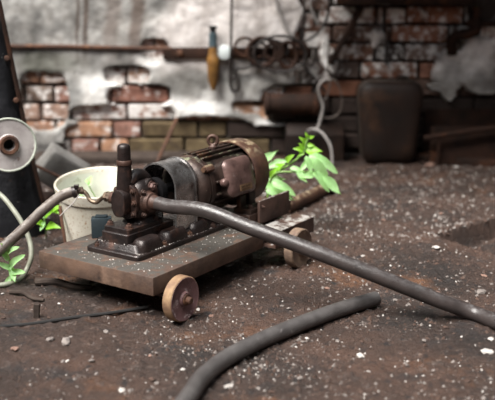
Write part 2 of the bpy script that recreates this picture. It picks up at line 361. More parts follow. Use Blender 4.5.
def ptint(x, z):
    px, py = toPx(x, WALLY, z)
    g = Vector((0.37, 0.36, 0.345)); wh = Vector((0.95, 0.94, 0.92)); br = Vector((0.13, 0.085, 0.065)); wm = Vector((0.74, 0.69, 0.67))
    n = fbm(x * 5, z * 5, 40, 4); c = g * (0.95 + 1.3 * n + 0.9 * fbm(x * 18, z * 14, 61, 4))
    c = c.lerp(wm, sst(150, 185, px + 40 * n) * (1 - sst(60, 80, py)))
    def w_(cx, cy, rx, ry, k=1.0): return k * sst(1.25, 0.6, math.hypot((px - cx) / rx, (py - cy) / ry) + 0.7 * n)
    for a in ((100, 92, 32, 20), (190, 112, 34, 22), (268, 132, 34, 16), (228, 95, 25, 14, 0.7), (330, 50, 12, 28, 0.6), (465, 62, 26, 22, 0.35), (150, 60, 14, 10)): c = c.lerp(wh, w_(*a))
    c = c.lerp(Vector((0.15, 0.145, 0.135)), 0.75 * w_(185, 82, 26, 16)); c = c.lerp(Vector((0.16, 0.165, 0.13)), 0.6 * w_(55, 62, 34, 12))
    c = c.lerp(Vector((0.14, 0.14, 0.135)), 0.6 * w_(72, 98, 14, 24))
    dx = 3 * fbm(z * 9, 2.0, 7.0, 3)
    for sx_, wd, k in ((79, 1.6, 0.75), (87, 2.2, 0.85), (113, 7, 0.6), (137, 6, 0.75), (205, 4, 0.35), (258, 5, 0.3)):
        c = c.lerp(br * (0.7 if sx_ < 100 else 1.0), k * sst(wd * 1.6, wd * 0.5, abs(px - sx_ - dx * (1 if sx_ < 100 else 3))) * sst(75, 30, py))
    c = c.lerp(c * (1.15 + 1.6 * fbm(x * 10, z * 10, 12, 4)) + Vector((0.06, 0.04, 0.03)), sst(295, 345, px + 40 * n))
    c = c.lerp(Vector((0.035, 0.022, 0.017)), sst(0.42, 0.62, fbm(x * 4, z * 4, 77, 4) + 0.45 * sst(300, 380, px) + 0.5 * sst(110, 150, py) * sst(240, 300, px)))  # dark brown towards the right: staining plus vignette dimming in the tint
    return (max(c.x, 0.01), max(c.y, 0.01), max(c.z, 0.01), 1)
bm = BM(); X0, X1, Z0, Z1, ST = -1.45, 1.6, 0.0, 0.80, 0.006
nx, nzz = int((X1 - X0) / ST), int((Z1 - Z0) / ST); lay = bm.loops.layers.float_color.new('tint'); V = {}
mk = [[plaster_mask(X0 + i * ST, Z0 + j * ST) for i in range(nx + 1)] for j in range(nzz + 1)]
def pv(i, j):
    if (i, j) not in V:
        x, z = X0 + i * ST, Z0 + j * ST; m = mk[j][i]
        t = -0.035 + 0.056 * sst(-0.03, 0.04, m) + 0.005 * sst(0.05, 0.4, m) + 0.007 * fbm(x * 9, z * 9, 1, 2) + 0.003 * fbm(x * 28, z * 28, 6, 3)
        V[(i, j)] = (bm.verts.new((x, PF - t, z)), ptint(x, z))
    return V[(i, j)]
for j in range(nzz):
    for i in range(nx):
        if max(mk[j][i], mk[j][i + 1], mk[j + 1][i], mk[j + 1][i + 1]) < -0.04: continue
        q = [pv(i, j), pv(i + 1, j), pv(i + 1, j + 1), pv(i, j + 1)]
        f = bm.faces.new([a[0] for a in q])
        for l, a in zip(f.loops, q): l[lay] = a[1]
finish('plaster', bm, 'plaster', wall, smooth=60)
bm = BM(); box(bm, (1.9, WALLY + 0.13, 0.6), (3.2, 0.224, 1.19)); finish('dark_joints', bm, 'mortar_dark', wall, smooth=0)  # right part of the core, darkened by colour for stain and dimmer light
bm = BM(); lay = bm.loops.layers.float_color.new('tint')               # plain plaster above the frame
box(bm, (0, PF - 0.008 + 0.03, 1.5), (8, 0.06, 1.42))
for f in bm.faces:
    for l in f.loops: l[lay] = (0.3, 0.29, 0.28, 1)
finish('upper_plaster', bm, 'plaster', wall, smooth=0)
def brick_mesh(L, H, D, sd):
    rnd = random.Random(sd); bm = BM(); box(bm, (0, 0, 0), (L, D, H), 0.006, 1)
    for v in bm.verts: v.co += Vector((rnd.uniform(-1, 1), rnd.uniform(-1, 1), rnd.uniform(-1, 1))) * 0.0028
    me = bpy.data.meshes.new('brick'); bm.to_mesh(me); bm.free(); me.materials.append(M['brick']); return me
HDR = [brick_mesh(0.112, 0.064, 0.08, k) for k in range(5)]; STR = [brick_mesh(0.232, 0.064, 0.08, 20 + k) for k in range(5)]
PITCHZ = 0.0757
LEFTC = [(0.40, 0.20, 0.13), (0.28, 0.13, 0.095), (0.46, 0.25, 0.17), (0.22, 0.14, 0.115), (0.34, 0.18, 0.14), (0.52, 0.29, 0.18)]
RIGHTC = [(0.36, 0.16, 0.10), (0.26, 0.11, 0.065), (0.24, 0.17, 0.145), (0.15, 0.085, 0.062), (0.09, 0.05, 0.038), (0.20, 0.10, 0.066), (0.12, 0.08, 0.066), (0.065, 0.042, 0.034), (0.18, 0.11, 0.085)]  # right-hand bricks: brown staining and vignette darkness both put into the colours
for side, xa, xb, dz in ((0, -1.42, 0.29, 0.0), (1, 0.29, 1.55, 0.024)):
    for k in range(10):
        z = PITCHZ * k + PITCHZ / 2 + dz - (0.002 if k else 0)
        x = xa - (0.0 if k % 2 else 0.06); hd = (k % 2 == 0); cnt = 0
        while x < xb - 0.05:
            L = (0.112 if hd else 0.232) ; cx = x + L / 2 + 0.005
            if cx + L / 2 > xb + 0.02:
                L = 0.112; cx = x + L / 2 + 0.005; hd = True
            px, py = toPx(cx, WALLY, z)
            cov = min(plaster_mask(cx + a * L * 0.5, z + b * 0.033) for a in (-1, -0.4, 0.4, 1) for b in (-1, 0, 1))
            if cov < 0.06 and -25 < px < 530 and py > -16:
                o = bpy.data.objects.new('brick', random.choice(HDR if hd else STR)); COL.objects.link(o); o.parent = wall
                o.location = (cx, PF + 0.04 + random.uniform(-0.006, 0.005), z + random.uniform(-0.002, 0.002)); o.rotation_euler = (random.uniform(-.02, .02), random.uniform(-.012, .012), random.uniform(-.02, .02))
                c = Vector(random.choice(RIGHTC if px > 285 + random.uniform(-25, 25) else LEFTC)); al = random.uniform(0.42, 0.62)
                if px > 285: al = random.uniform(0.46, 0.66) if py < 80 else 0.34
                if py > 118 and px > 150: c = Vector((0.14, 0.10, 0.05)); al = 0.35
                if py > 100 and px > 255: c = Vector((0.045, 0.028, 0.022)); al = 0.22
                if 405 < px < 445 and 55 < py < 74: c = Vector((0.46, 0.22, 0.15)); al = 0.3
                if px < 70: c = Vector(((0.20, 0.14, 0.11), (0.36, 0.2, 0.13), (0.40, 0.26, 0.2))[k % 3]); al = 0.5
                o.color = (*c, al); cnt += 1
            x += L + 0.010; hd = not hd if random.random() < 0.8 else hd

for nm, c_, s_ in (('unseen_wall_left', (-2.7, 0.9, 1.25), (0.24, 6.2, 2.7)), ('unseen_wall_right', (2.7, 0.9, 1.25), (0.24, 6.2, 2.7)), ('unseen_wall_front', (0, -2.2, 1.25), (5.16, 0.24, 2.7))):
    bm = BM(); box(bm, c_, s_); finish(nm, bm, 'mortar_dark', smooth=0)['kind'] = 'structure'  # unseen walls added outside the view to block low sky light

bm = BM(); box(bm, (1.18, 3.22, 1.56), (2.76, 1.12, 0.05), rot=Matrix.Rotation(0.08, 3, 'X')); ro = finish('shade_roof', bm, 'wood_dark', smooth=0); ro['kind'] = 'structure'   # unseen lean-to roof added to shade the right half of the wall
for k in range(5):
    bm = BM(); box(bm, (-0.1 + 0.64 * k, 3.22, 1.50), (0.06, 1.12, 0.07), 0.004, 1, rot=Matrix.Rotation(0.08, 3, 'X')); finish('shade_roof_rafter', bm, 'wood_dark', ro, smooth=0)

# ------------------------------------------------------------------ cart frame (u along the cart, v across, z up)
OX, OY, ANG = -0.2080, 1.8801, math.radians(55.86)
FR = Matrix.Translation((OX, OY, 0)) @ Matrix.Rotation(ANG, 4, 'Z')
def cthing(name, label, cat, base, group=None): return thing(name, label, cat, base, group, ANG, FR)
def C(u, v, z): return FR @ Vector((u, v, z))
ZT = 0.103
cart = cthing('pump_cart', 'low rusty steel cart on small wheels carrying the pump and motor', 'cart', (0.25, 0.18, 0.0))
bm = BM(); box(bm, (0.2225, 0.18, (ZT + 0.059) / 2), (0.445, 0.36, ZT - 0.059), 0.003, 2); finish('deck', bm, 'deck', cart)
def chan(name, u0, u1, v0, v1, z0, z1, t=0.006, op=1):
    """C-section along u, web on the side op (-1: v0 side)"""
    if op < 0: P = [(v0, z0), (v1, z0), (v1, z0 + t), (v0 + t, z0 + t), (v0 + t, z1 - t), (v1, z1 - t), (v1, z1), (v0, z1)]
    else: P = [(v1, z0), (v0, z0), (v0, z0 + t), (v1 - t, z0 + t), (v1 - t, z1 - t), (v0, z1 - t), (v0, z1), (v1, z1)]
    bm = BM(); prism(bm, [(u0, a, b) for a, b in P], (u1 - u0, 0, 0)); finish(name, bm, 'channel', cart, smooth=30)
chan('side_channel', 0.447, 0.645, -0.035, 0.03, 0.062, ZT + 0.001, op=-1)
chan('side_channel', 0.447, 0.645, 0.31, 0.36, 0.062, ZT + 0.001, op=1)
bm = BM(); box(bm, (0.61, 0.17, 0.078), (0.05, 0.278, 0.03), 0.002); finish('cross_bar', bm, 'channel', cart)
bm = BM(); box(bm, (0.47, 0.17, 0.078), (0.04, 0.278, 0.03), 0.002); finish('cross_bar', bm, 'channel', cart)
chan('motor_rail', 0.462, 0.67, 0.055, 0.105, ZT + 0.0015, ZT + 0.030, op=-1)
chan('motor_rail', 0.462, 0.67, 0.235, 0.285, ZT + 0.0015, ZT + 0.030, op=1)
bm = BM(); box(bm, (0.5645, 0.045, 0.1365), (0.150, 0.008, 0.065), 0.0015); pl = finish('upright_plate', bm, 'channel', cart)
bm = BM(); hexbolt(bm, (0.503, 0.040, 0.152), (0, -1, 0), 0.005, 0.004); sub('bolt', bm, 'iron_rust', pl)
def wheel(u, v, r, wd, mt, mf, hub=True):
    bm = BM(); d = -1
    lathe(bm, (u, v, r), (0, d, 0), [(0, r * 0.3), (0, r * 0.95), (0.002, r), (wd - 0.002, r), (wd, r * 0.965), (wd - 0.0005, r * 0.96)], 36, cap=False, mi=0)
    lathe(bm, (u, v, r), (0, d, 0), [(0, r * 0.3), (0, 0.0)], 36, cap=False)
    lathe(bm, (u, v, r), (0, d, 0), [(wd - 0.0005, r * 0.96), (wd + 0.0005, r * 0.94), (wd - 0.002, r * 0.82), (wd - 0.002, r * 0.35), (wd + 0.003, r * 0.3), (wd + 0.003, 0)], 36, cap=False, mi=1)
    o = finish('wheel', bm, None, cart, mats=[mt, mf])
    bm = BM(); lathe(bm, (u, v, r), (0, d, 0), [(wd, 0.013), (wd + 0.006, 0.013), (wd + 0.007, 0.008), (wd + 0.016, 0.008), (wd + 0.018, 0.006), (wd + 0.018, 0)], 14); sub('hub_bolt', bm, 'rust', o)
    return o
wheel(0.042, -0.031, 0.052, 0.025, 'tread', 'wheel_face')['label'] = 'ochre tread with maroon worn face'
wheel(0.515, -0.050, 0.0525, 0.026, 'wheel_grey', 'wheel_grey')
wheel(0.16, 0.275, 0.052, 0.030, 'wheel_grey', 'wheel_grey'); wheel(0.515, 0.335, 0.052, 0.026, 'wheel_grey', 'wheel_grey')
for uu in (0.042, 0.515):
    bm = BM(); lathe(bm, (uu, -0.045, 0.052), (0, 1, 0), [(0, 0.0075), (0.39, 0.0075)], 12); finish('axle', bm, 'iron_rust', cart)

# ------------------------------------------------------------------ pump
pump = cthing('gear_pump', 'dark oily cast-iron pump with upright capped valve tube on a stepped base', 'pump', (0.2, 0.18, ZT))
def rrect(u0, u1, v0, v1, z, r, n=4):
    P = []
    for cx, cy, a0 in ((u1 - r, v0 + r, -PI / 2), (u1 - r, v1 - r, 0), (u0 + r, v1 - r, PI / 2), (u0 + r, v0 + r, PI)):
        for i in range(n + 1): P.append((cx + r * math.cos(a0 + PI / 2 * i / n), cy + r * math.sin(a0 + PI / 2 * i / n), z))
    return P
def loft(bm, loops, cap=True):
    R = [[bm.verts.new(p) for p in l] for l in loops]
    for a, b in zip(R, R[1:]):
        for i in range(len(a)):
            j = (i + 1) % len(a); bm.faces.new((a[i], a[j], b[j], b[i]))
    if cap: bm.faces.new(R[0][::-1]); bm.faces.new(R[-1])
    return bm
bm = BM()
loft(bm, [rrect(0.066, 0.455, 0.100, 0.268, ZT, 0.012), rrect(0.066, 0.455, 0.100, 0.268, ZT + 0.010, 0.012), rrect(0.068, 0.453, 0.102, 0.266, ZT + 0.0125, 0.011),
          rrect(0.078, 0.445, 0.112, 0.258, ZT + 0.014, 0.010), rrect(0.083, 0.44, 0.119, 0.252, ZT + 0.024, 0.010), rrect(0.088, 0.435, 0.125, 0.248, ZT + 0.030, 0.008)])
base = finish('base_plate', bm, 'iron', pump)
for (u0, u1, zz) in ((0.090, 0.172, 0.030), (0.185, 0.27, 0.029), (0.285, 0.36, 0.027)):                       # cast bulges along the near edge
    bm = BM(); L0 = []
    for k in range(7):
        t = k / 6 * PI / 2; sh = (1 - math.cos(t)) * 0.014
        L0.append(rrect(u0 + sh, u1 - sh, 0.104 + sh, 0.150 - sh, ZT + 0.012 + math.sin(t) * zz, max(0.004, 0.016 - sh * 0.6)))
    loft(bm, L0); sub('cast_bulge', bm, 'iron', base)
for (u, v) in ((0.178, 0.112), (0.278, 0.112), (0.080, 0.24), (0.375, 0.112)):
    bm = BM(); hexbolt(bm, (u, v, ZT + 0.013), (0, 0, 1), 0.007, 0.007); finish('base_bolt', bm, 'iron_rust', pump)
bm = BM(); loft(bm, [rrect(0.085, 0.262, 0.148, 0.232, ZT + 0.026, 0.006), rrect(0.085, 0.262, 0.148, 0.232, ZT + 0.050, 0.006), rrect(0.087, 0.26, 0.150, 0.230, ZT + 0.052, 0.006)])
finish('pedestal', bm, 'iron', pump)
bm = BM(); loft(bm, [rrect(0.092, 0.215, 0.150, 0.230, ZT + 0.052, 0.006), rrect(0.092, 0.215, 0.150, 0.230, ZT + 0.062, 0.006), rrect(0.095, 0.212, 0.153, 0.227, ZT + 0.064, 0.006)])
finish('foot_flange', bm, 'iron', pump)
for (u, v) in ((0.106, 0.161), (0.106, 0.220), (0.203, 0.161)):
    bm = BM(); hexbolt(bm, (u, v, ZT + 0.064), (0, 0, 1), 0.008, 0.008); finish('foot_bolt', bm, 'iron_rust', pump)
# housing: a rounded block with a waist
PC = 0.190
bm = BM(); L0 = []
for z, hu, hv in ((0.166, 0.040, 0.034), (0.176, 0.030, 0.028), (0.184, 0.036, 0.034), (0.20, 0.042, 0.038), (0.235, 0.043, 0.039), (0.252, 0.040, 0.036), (0.264, 0.033, 0.030), (0.271, 0.022, 0.020)):
    L0.append(rrect(0.178 - hu, 0.178 + hu, PC - hv, PC + hv, z, min(hu, hv) * 0.6))
loft(bm, L0); body = finish('pump_housing', bm, 'iron', pump)
def stadium(bm, u0, u1, vc, z0, z1, r, seg=10):
    P = []
    for i in range(seg + 1): a = PI * i / seg; P.append((u0, vc + r * math.cos(a), z1 - r + r * math.sin(a)))
    for i in range(seg + 1): a = PI + PI * i / seg; P.append((u0, vc + r * math.cos(a), z0 + r + r * math.sin(a)))
    prism(bm, P, (u1 - u0, 0, 0), bev=0.0025); return bm
bm = BM(); stadium(bm, 0.130, 0.144, PC, 0.178, 0.268, 0.034); cov = finish('gear_cover', bm, 'iron', pump)
bm = BM(); stadium(bm, 0.106, 0.131, PC + 0.004, 0.187, 0.254, 0.0205); sub('cover_boss', bm, 'iron', cov)
for (v, z) in ((PC - 0.024, 0.250), (PC + 0.004, 0.2605), (PC - 0.0275, 0.222), (PC - 0.025, 0.194), (PC + 0.028, 0.248), (PC + 0.028, 0.188)):
    bm = BM(); hexbolt(bm, (0.129, v, z), (-1, 0, 0), 0.0058, 0.005); sub('cover_bolt', bm, 'iron_rust', cov)
# upright valve tube with ring and rounded cap
TU, TV = 0.136, PC + 0.006
bm = BM(); lathe(bm, (TU, TV, 0.0), (0, 0, 1), [(0.235, 0.016), (0.25, 0.021), (0.285, 0.0185), (0.30, 0.0170), (0.3105, 0.0168)], 24); tb = finish('valve_tube', bm, 'iron', pump)
bm = BM(); lathe(bm, (TU, TV, 0.0), (0, 0, 1), [(0.3105, 0.0150), (0.311, 0.0182), (0.313, 0.0188), (0.321, 0.0188), (0.323, 0.0175)], 24); sub('ring', bm, 'iron_rust', tb)
bm = BM(); lathe(bm, (TU, TV, 0.0), (0, 0, 1), [(0.3225, 0.0162), (0.351, 0.0156), (0.3565, 0.0147), (0.360, 0.012), (0.362, 0.007), (0.3625, 0)], 24); sub('cap', bm, 'iron', tb)
# relief valve hump behind the tube, running along u
bm = BM(); tube(bm, [(0.140, TV - 0.006, 0.264), (0.164, TV - 0.008, 0.280), (0.186, TV - 0.010, 0.276), (0.204, TV - 0.010, 0.256)], 0.0165, 14); finish('relief_elbow', bm, 'iron', pump)
bm = BM(); lathe(bm, (0.186, PC - 0.018, 0.254), (0, -1, 0), [(-0.02, 0.019), (0.014, 0.0185), (0.016, 0.015)], 20); rb = finish('relief_boss', bm, 'iron', pump)
bm = BM(); hexbolt(bm, (0.186, PC - 0.035, 0.254), (0, -1, 0), 0.010, 0.009); sub('bolt', bm, 'box_paint', rb)
# shaft gland towards the guard
bm = BM(); lathe(bm, (0.198, PC - 0.002, 0.226), (1, 0, 0), [(0, 0.034), (0.016, 0.034), (0.017, 0.026), (0.026, 0.026), (0.027, 0.036), (0.046, 0.036), (0.048, 0.033), (0.048, 0.012), (0.12, 0.012)], 26); gl = finish('shaft_coupling', bm, 'black_iron', pump)
for a in range(4):
    bm = BM(); t = a * PI / 2 + 0.7; hexbolt(bm, (0.224, PC + 0.029 * math.cos(t), 0.226 + 0.029 * math.sin(t)), (-1, 0, 0), 0.004, 0.004, False); sub('bolt', bm, 'iron', gl)
# outlet boss (towards the near side) and inlet boss
OUT_U, OUT_Z = 0.170, 0.219
bm = BM(); lathe(bm, (OUT_U, PC - 0.030, OUT_Z), (0, -1, 0), [(-0.01, 0.030), (0.006, 0.029), (0.010, 0.0245), (0.020, 0.0235), (0.022, 0.019), (0.048, 0.0145)], 24); finish('outlet_port', bm, 'iron_rust', pump)
bm = BM(); lathe(bm, (0.150, PC + 0.030, 0.220), (0, 1, 0), [(-0.01, 0.024), (0.01, 0.023), (0.013, 0.017), (0.030, 0.016)], 20); finish('inlet_port', bm, 'iron_rust', pump)
for (u, z) in ((0.152, 0.19), (0.204, 0.195), (0.152, 0.246)):
    bm = BM(); hexbolt(bm, (u, PC - 0.0375, z), (0, -1, 0), 0.0055, 0.005); finish('housing_bolt', bm, 'iron_rust', pump)

# ------------------------------------------------------------------ coupling guard
grd = cthing('coupling_guard', 'arched worn grey steel coupling guard between pump and motor', 'guard', (0.265, 0.18, ZT + 0.032))
def arch(r, zc, z0, n=14):
    P = [(-r, z0)] + [(-r * math.cos(PI * i / n), zc + r * math.sin(PI * i / n)) for i in range(n + 1)] + [(r, z0)]
    return P
GV = 0.180
def archshell(bm, u0, u1, ro, ri, zc, z0):
    A, B = arch(ro, zc, z0), arch(ri, zc, z0)
    P = [(u0, GV + a, b) for a, b in A] + [(u0, GV + a, b) for a, b in B[::-1]]
    n = len(A); v0 = [bm.verts.new(p) for p in P]; v1 = [bm.verts.new((u1, p[1], p[2])) for p in P]; T = len(P)
    for i in range(T): bm.faces.new((v0[i], v0[(i + 1) % T], v1[(i + 1) % T], v1[i]))
    for vv in (v0, v1):
        for i in range(n - 1): bm.faces.new((vv[i], vv[i + 1], vv[T - 2 - i], vv[T - 1 - i]))
bm = BM(); archshell(bm, 0.238, 0.312, 0.060, 0.0565, 0.240, ZT + 0.031); finish('arched_sheet', bm, 'guard', grd)
bm = BM(); archshell(bm, 0.312, 0.318, 0.0625, 0.050, 0.240, ZT + 0.031); finish('rear_lip', bm, 'guard', grd)
bm = BM(); archshell(bm, 0.2355, 0.2395, 0.0605, 0.056, 0.240, ZT + 0.031); finish('front_lip', bm, 'guard', grd)

# ------------------------------------------------------------------ motor
mot = cthing('electric_motor', 'rusty brown ribbed electric motor with lifting eye and terminal box', 'motor', (0.46, 0.18, ZT + 0.031))
MV, MZ = 0.178, 0.218
bm = BM(); lathe(bm, (0, MV, MZ), (1, 0, 0), [(0.320, 0.030), (0.321, 0.052), (0.326, 0.066), (0.333, 0.0745), (0.342, 0.079), (0.352, 0.0795), (0.353, 0.0775), (0.357, 0.0775), (0.358, 0.080), (0.372, 0.080)], 40); finish('front_bell', bm, 'motor', mot)
bm = BM(); lathe(bm, (0, MV, MZ), (1, 0, 0), [(0.372, 0.078), (0.374, 0.0745), (0.55, 0.0745), (0.552, 0.055)], 40); mb = finish('motor_housing', bm, 'motor', mot)
for a in list(range(-78, 79, 13)) + [102, 117, -102, -117]:                         # cooling ribs, angle from straight up; the box side is flat
    if -75 < a < -30: continue
    t = math.radians(a); d = Vector((0, math.sin(t), math.cos(t))); bm = BM()
    R = Matrix.Rotation(-t, 3, 'X'); box(bm, Vector((0.461, MV, MZ)) + d * 0.0785, (0.172, 0.0055, 0.012), 0.0015, 1, rot=R); sub('rib', bm, 'motor', mb)
# fan cowl: an open ring round the tail
bm = BM(); lathe(bm, (0, MV, MZ), (1, 0, 0), [(0.546, 0.0845), (0.544, 0.0865), (0.5445, 0.090), (0.548, 0.0915), (0.560, 0.0915), (0.606, 0.090), (0.616, 0.086), (0.622, 0.076), (0.622, 0.030), (0.619, 0.030), (0.619, 0.074), (0.613, 0.083), (0.604, 0.0865), (0.546, 0.0845)], 48, cap=False); finish('fan_cowl', bm, 'cowl', mot)
bm = BM(); lathe(bm, (0, MV, MZ), (1, 0, 0), [(0.552, 0.05), (0.585, 0.045), (0.59, 0.016), (0.6195, 0.016)], 24); finish('fan_hub', bm, 'black_iron', mot)
for a in range(8):
    t = a * PI / 4; bm = BM(); box(bm, (0.578, MV + 0.058 * math.sin(t), MZ + 0.058 * math.cos(t)), (0.03, 0.004, 0.04), 0.001, 1, rot=Matrix.Rotation(-t, 3, 'X')); finish('fan_blade', bm, 'black_iron', mot)
# terminal box on the near side, tilted up
tt = math.radians(-74); td = Vector((0, math.sin(tt), math.cos(tt))); tu = Vector((1, 0, 0)); tw = Vector((0, math.cos(tt), -math.sin(tt)))   # outward, along, down->up
tc = Vector((0.456, MV, MZ - 0.006))
def tp(a, b, h): return tc + tu * a + tw * b + td * h
def tl(sa, sb, h, r, shift=0.0, n=5):
    P = []
    for cx, cy, a0 in ((sa - r, -sb + r, -PI / 2), (sa - r, sb - r, 0), (-sa + r, sb - r, PI / 2), (-sa + r, -sb + r, PI)):
        for i in range(n + 1): P.append(tp(cx + r * math.cos(a0 + PI / 2 * i / n), cy + r * math.sin(a0 + PI / 2 * i / n) + shift, h))
    return P
bm = BM(); loft(bm, [tl(0.056, 0.046, 0.060, 0.012), tl(0.056, 0.046, 0.089, 0.012), tl(0.060, 0.050, 0.0895, 0.016), tl(0.060, 0.050, 0.094, 0.016)])
tbx = finish('terminal_box', bm, 'motor', mot)
bm = BM(); loft(bm, [tl(0.060, 0.050, 0.0945, 0.02), tl(0.059, 0.049, 0.100, 0.02), tl(0.054, 0.044, 0.106, 0.02), tl(0.046, 0.036, 0.110, 0.018), tl(0.03, 0.022, 0.112, 0.014)]); sub('box_lid', bm, 'box_paint', tbx)
bm = BM(); loft(bm, [tl(0.026, 0.0085, 0.106, 0.002, -0.031), tl(0.026, 0.0085, 0.1125, 0.002, -0.031)]); sub('nameplate', bm, 'plate', tbx)
bm = BM()
for rr_ in range(2): 
    for k in range(6): 
        c = tp(-0.018 + 0.007 * k, -0.0345 + 0.007 * rr_, 0.1126); box(bm, c, (0.0045, 0.0014, 0.003), 0, rot=Matrix.Rotation(-tt, 3, 'X'))
sub('embossed_line', bm, 'motor', tbx)
bm = BM(); d0 = tp(-0.063, -0.006, 0.094); lathe(bm, d0, -tu * 0.3 + td, [(-0.006, 0.011), (0.004, 0.011), (0.007, 0.009), (0.009, 0.005), (0.009, 0)], 16); sub('screw', bm, 'box_paint', tbx)
# lifting eye
bm = BM(); torus(bm, (0.468, MV, MZ + 0.104), (0.86, 0.5, 0), 0.0125, 0.0048, 26, 10); lathe(bm, (0.468, MV, MZ + 0.072), (0, 0, 1), [(0, 0.012), (0.016, 0.012), (0.018, 0.009), (0.022, 0.006)], 16); finish('lifting_eye', bm, 'iron_rust', mot)
# clamp lug on the near shoulder of the front bell
bm = BM(); t = math.radians(-50); R = Matrix.Rotation(-t, 3, 'X'); lc = Vector((0.362, MV, MZ)) + Vector((0, math.sin(t), math.cos(t))) * 0.083
box(bm, lc, (0.034, 0.018, 0.014), 0.003, 2, rot=R); lathe(bm, lc + Vector((-0.017, 0, 0)), (-1, 0, 0), [(0, 0.007), (0.006, 0.007)], 6); finish('clamp_lug', bm, 'cowl', mot)
for (u) in (0.49, 0.535):
    for v in (0.085, 0.255):
        bm = BM(); prism(bm, [(u - 0.02, v - 0.028, ZT + 0.0312), (u + 0.02, v - 0.028, ZT + 0.0312), (u + 0.02, v + 0.028, ZT + 0.0312), (u - 0.02, v + 0.028, ZT + 0.0312)], (0, 0, 0.012)); 
        box(bm, (u, v + (0.016 if v < 0.18 else -0.016), ZT + 0.056), (0.03, 0.014, 0.04), 0.002, 1); ft = finish('foot', bm, 'motor', mot)
        bm = BM(); hexbolt(bm, (u, v + (-0.014 if v < 0.18 else 0.014), ZT + 0.0435), (0, 0, 1), 0.008, 0.008); sub('foot_bolt', bm, 'iron_rust', ft)

# ------------------------------------------------------------------ hoses
p0 = C(OUT_U, PC - 0.066, OUT_Z); p1 = C(OUT_U, PC - 0.105, OUT_Z - 0.002)
HP = [p0, p1] + [W(x, y, Y) for x, y, Y in ((205, 210.5, 2.02), (248, 227, 1.98), (280, 238.5, 1.955), (320, 253.5, 1.93), (360, 269, 1.913), (400, 285, 1.90), (440, 301, 1.893), (475, 313.5, 1.888))] + [G(512, 326, 0.0178)]
e = HP[-1]; HP += [Vector((e.x + 0.12, e.y - 0.02, 0.018)), Vector((e.x + 0.3, e.y - 0.02, 0.018)), Vector((e.x + 0.6, e.y + 0.1, 0.018))]
bm = BM(); tube(bm, HP, 0.0172, 20, 10, hollow=0.75); tag(rebase(finish('outlet_hose', bm, 'hose')), 'thick dusty black hose running from the pump outlet down to the right', 'hose')
HS = [G(x, y, 0.0185) for x, y in ((160, 440), (178, 412), (190, 395), (203, 377), (226, 358.5), (255, 343), (290, 328), (325, 314.5), (352, 305.5), (376, 298.5))]
bm = BM(); tube(bm, HS, 0.0172, 20, 10, hollow=0.75); tag(rebase(finish('short_hose', bm, 'hose_grey')), 'loose cut piece of black hose lying curved on the dirt in front', 'hose')
# inlet: port -> brass fitting -> crooked pipe -> clamp -> brown hose
inl = thing('inlet_hose', 'brown rubber hose with crooked brass pipe feeding the pump from the left', 'hose', (-0.70, 2.1, 0.0))
q0 = C(0.150, PC + 0.058, 0.220)
Yq = q0.y
ax = (C(0, 1, 0) - C(0, 0, 0))
bm = BM(); lathe(bm, q0, ax, [(0, 0.0155), (0.010, 0.0155), (0.011, 0.012), (0.016, 0.012), (0.017, 0.0135), (0.024, 0.0135), (0.025, 0.008), (0.030, 0.008)], 6); finish('union_nut', bm, 'brass', inl)
q1 = q0 + ax * 0.028
SPt = [q1, W(101, 199, Yq + 0.035), W(96, 202.5, Yq + 0.04), W(90, 200, Yq + 0.045), W(86.5, 194, Yq + 0.05), W(82, 190.5, Yq + 0.052), W(76, 191, Yq + 0.052)]
bm = BM(); tube(bm, SPt, 0.0052, 10, 8); finish('crooked_pipe', bm, 'brass', inl)
bm = BM(); c = W(83.5, 190.3, Yq + 0.052); lathe(bm, c, W(75, 191.5, Yq + 0.05) - c, [(0, 0.006), (0.001, 0.010), (0.009, 0.010), (0.010, 0.0075), (0.02, 0.0075)], 8); finish('hose_tail', bm, 'brass', inl)
HB = [W(78, 191.5, Yq + 0.05), W(70, 192.5, Yq + 0.05), W(58, 198, Yq + 0.04), W(42, 211, Yq + 0.02), W(26, 226.5, Yq), W(8, 243, Yq - 0.02), W(-14, 262, Yq - 0.04), W(-45, 284, Yq - 0.05)]
HB += [Vector((HB[-1].x - 0.1, HB[-1].y - 0.02, 0.014)), Vector((HB[-1].x - 0.35, HB[-1].y, 0.013))]
bm = BM(); tube(bm, HB, 0.0132, 16, 8, hollow=0.7); finish('rubber_hose', bm, 'brown_hose', inl)
bm = BM(); c = W(76, 191.7, Yq + 0.05); dd = W(66, 194, Yq + 0.047) - c; lathe(bm, c, dd, [(0.0, 0.0135), (0.0, 0.0152), (0.009, 0.0152), (0.009, 0.0135)], 18, cap=False); box(bm, c + Vector((0.004, -0.012, 0.016)), (0.012, 0.008, 0.010), 0.001, 1); finish('hose_clamp', bm, 'iron', inl)
bm = BM(); tube(bm, [W(79, 195, Yq + 0.03), W(74, 202, Yq + 0.03), W(66, 210, Yq + 0.03), W(60, 216, Yq + 0.03)], 0.0016, 6, 4); finish('clamp_wire', bm, 'white_wire', inl)
PH = [Vector((-0.95, 2.35, 0.008)), Vector((-0.86, 2.34, 0.09)), W(-45, 182, 2.33), W(-22, 180, 2.31), W(0, 194.5, 2.29), W(12, 208, 2.27), W(22.5, 224, 2.25), W(30, 242, 2.23), W(31, 258, 2.21), W(26, 271, 2.195), G(20, 279, 0.007), G(8, 284, 0.007), G(-12, 286, 0.007)]
bm = BM(); tube(bm, PH, 0.0066, 12, 8, hollow=0.7); tag(rebase(finish('garden_hose', bm, 'pale_hose')), 'thin pale green hose looping behind the brown hose', 'hose')

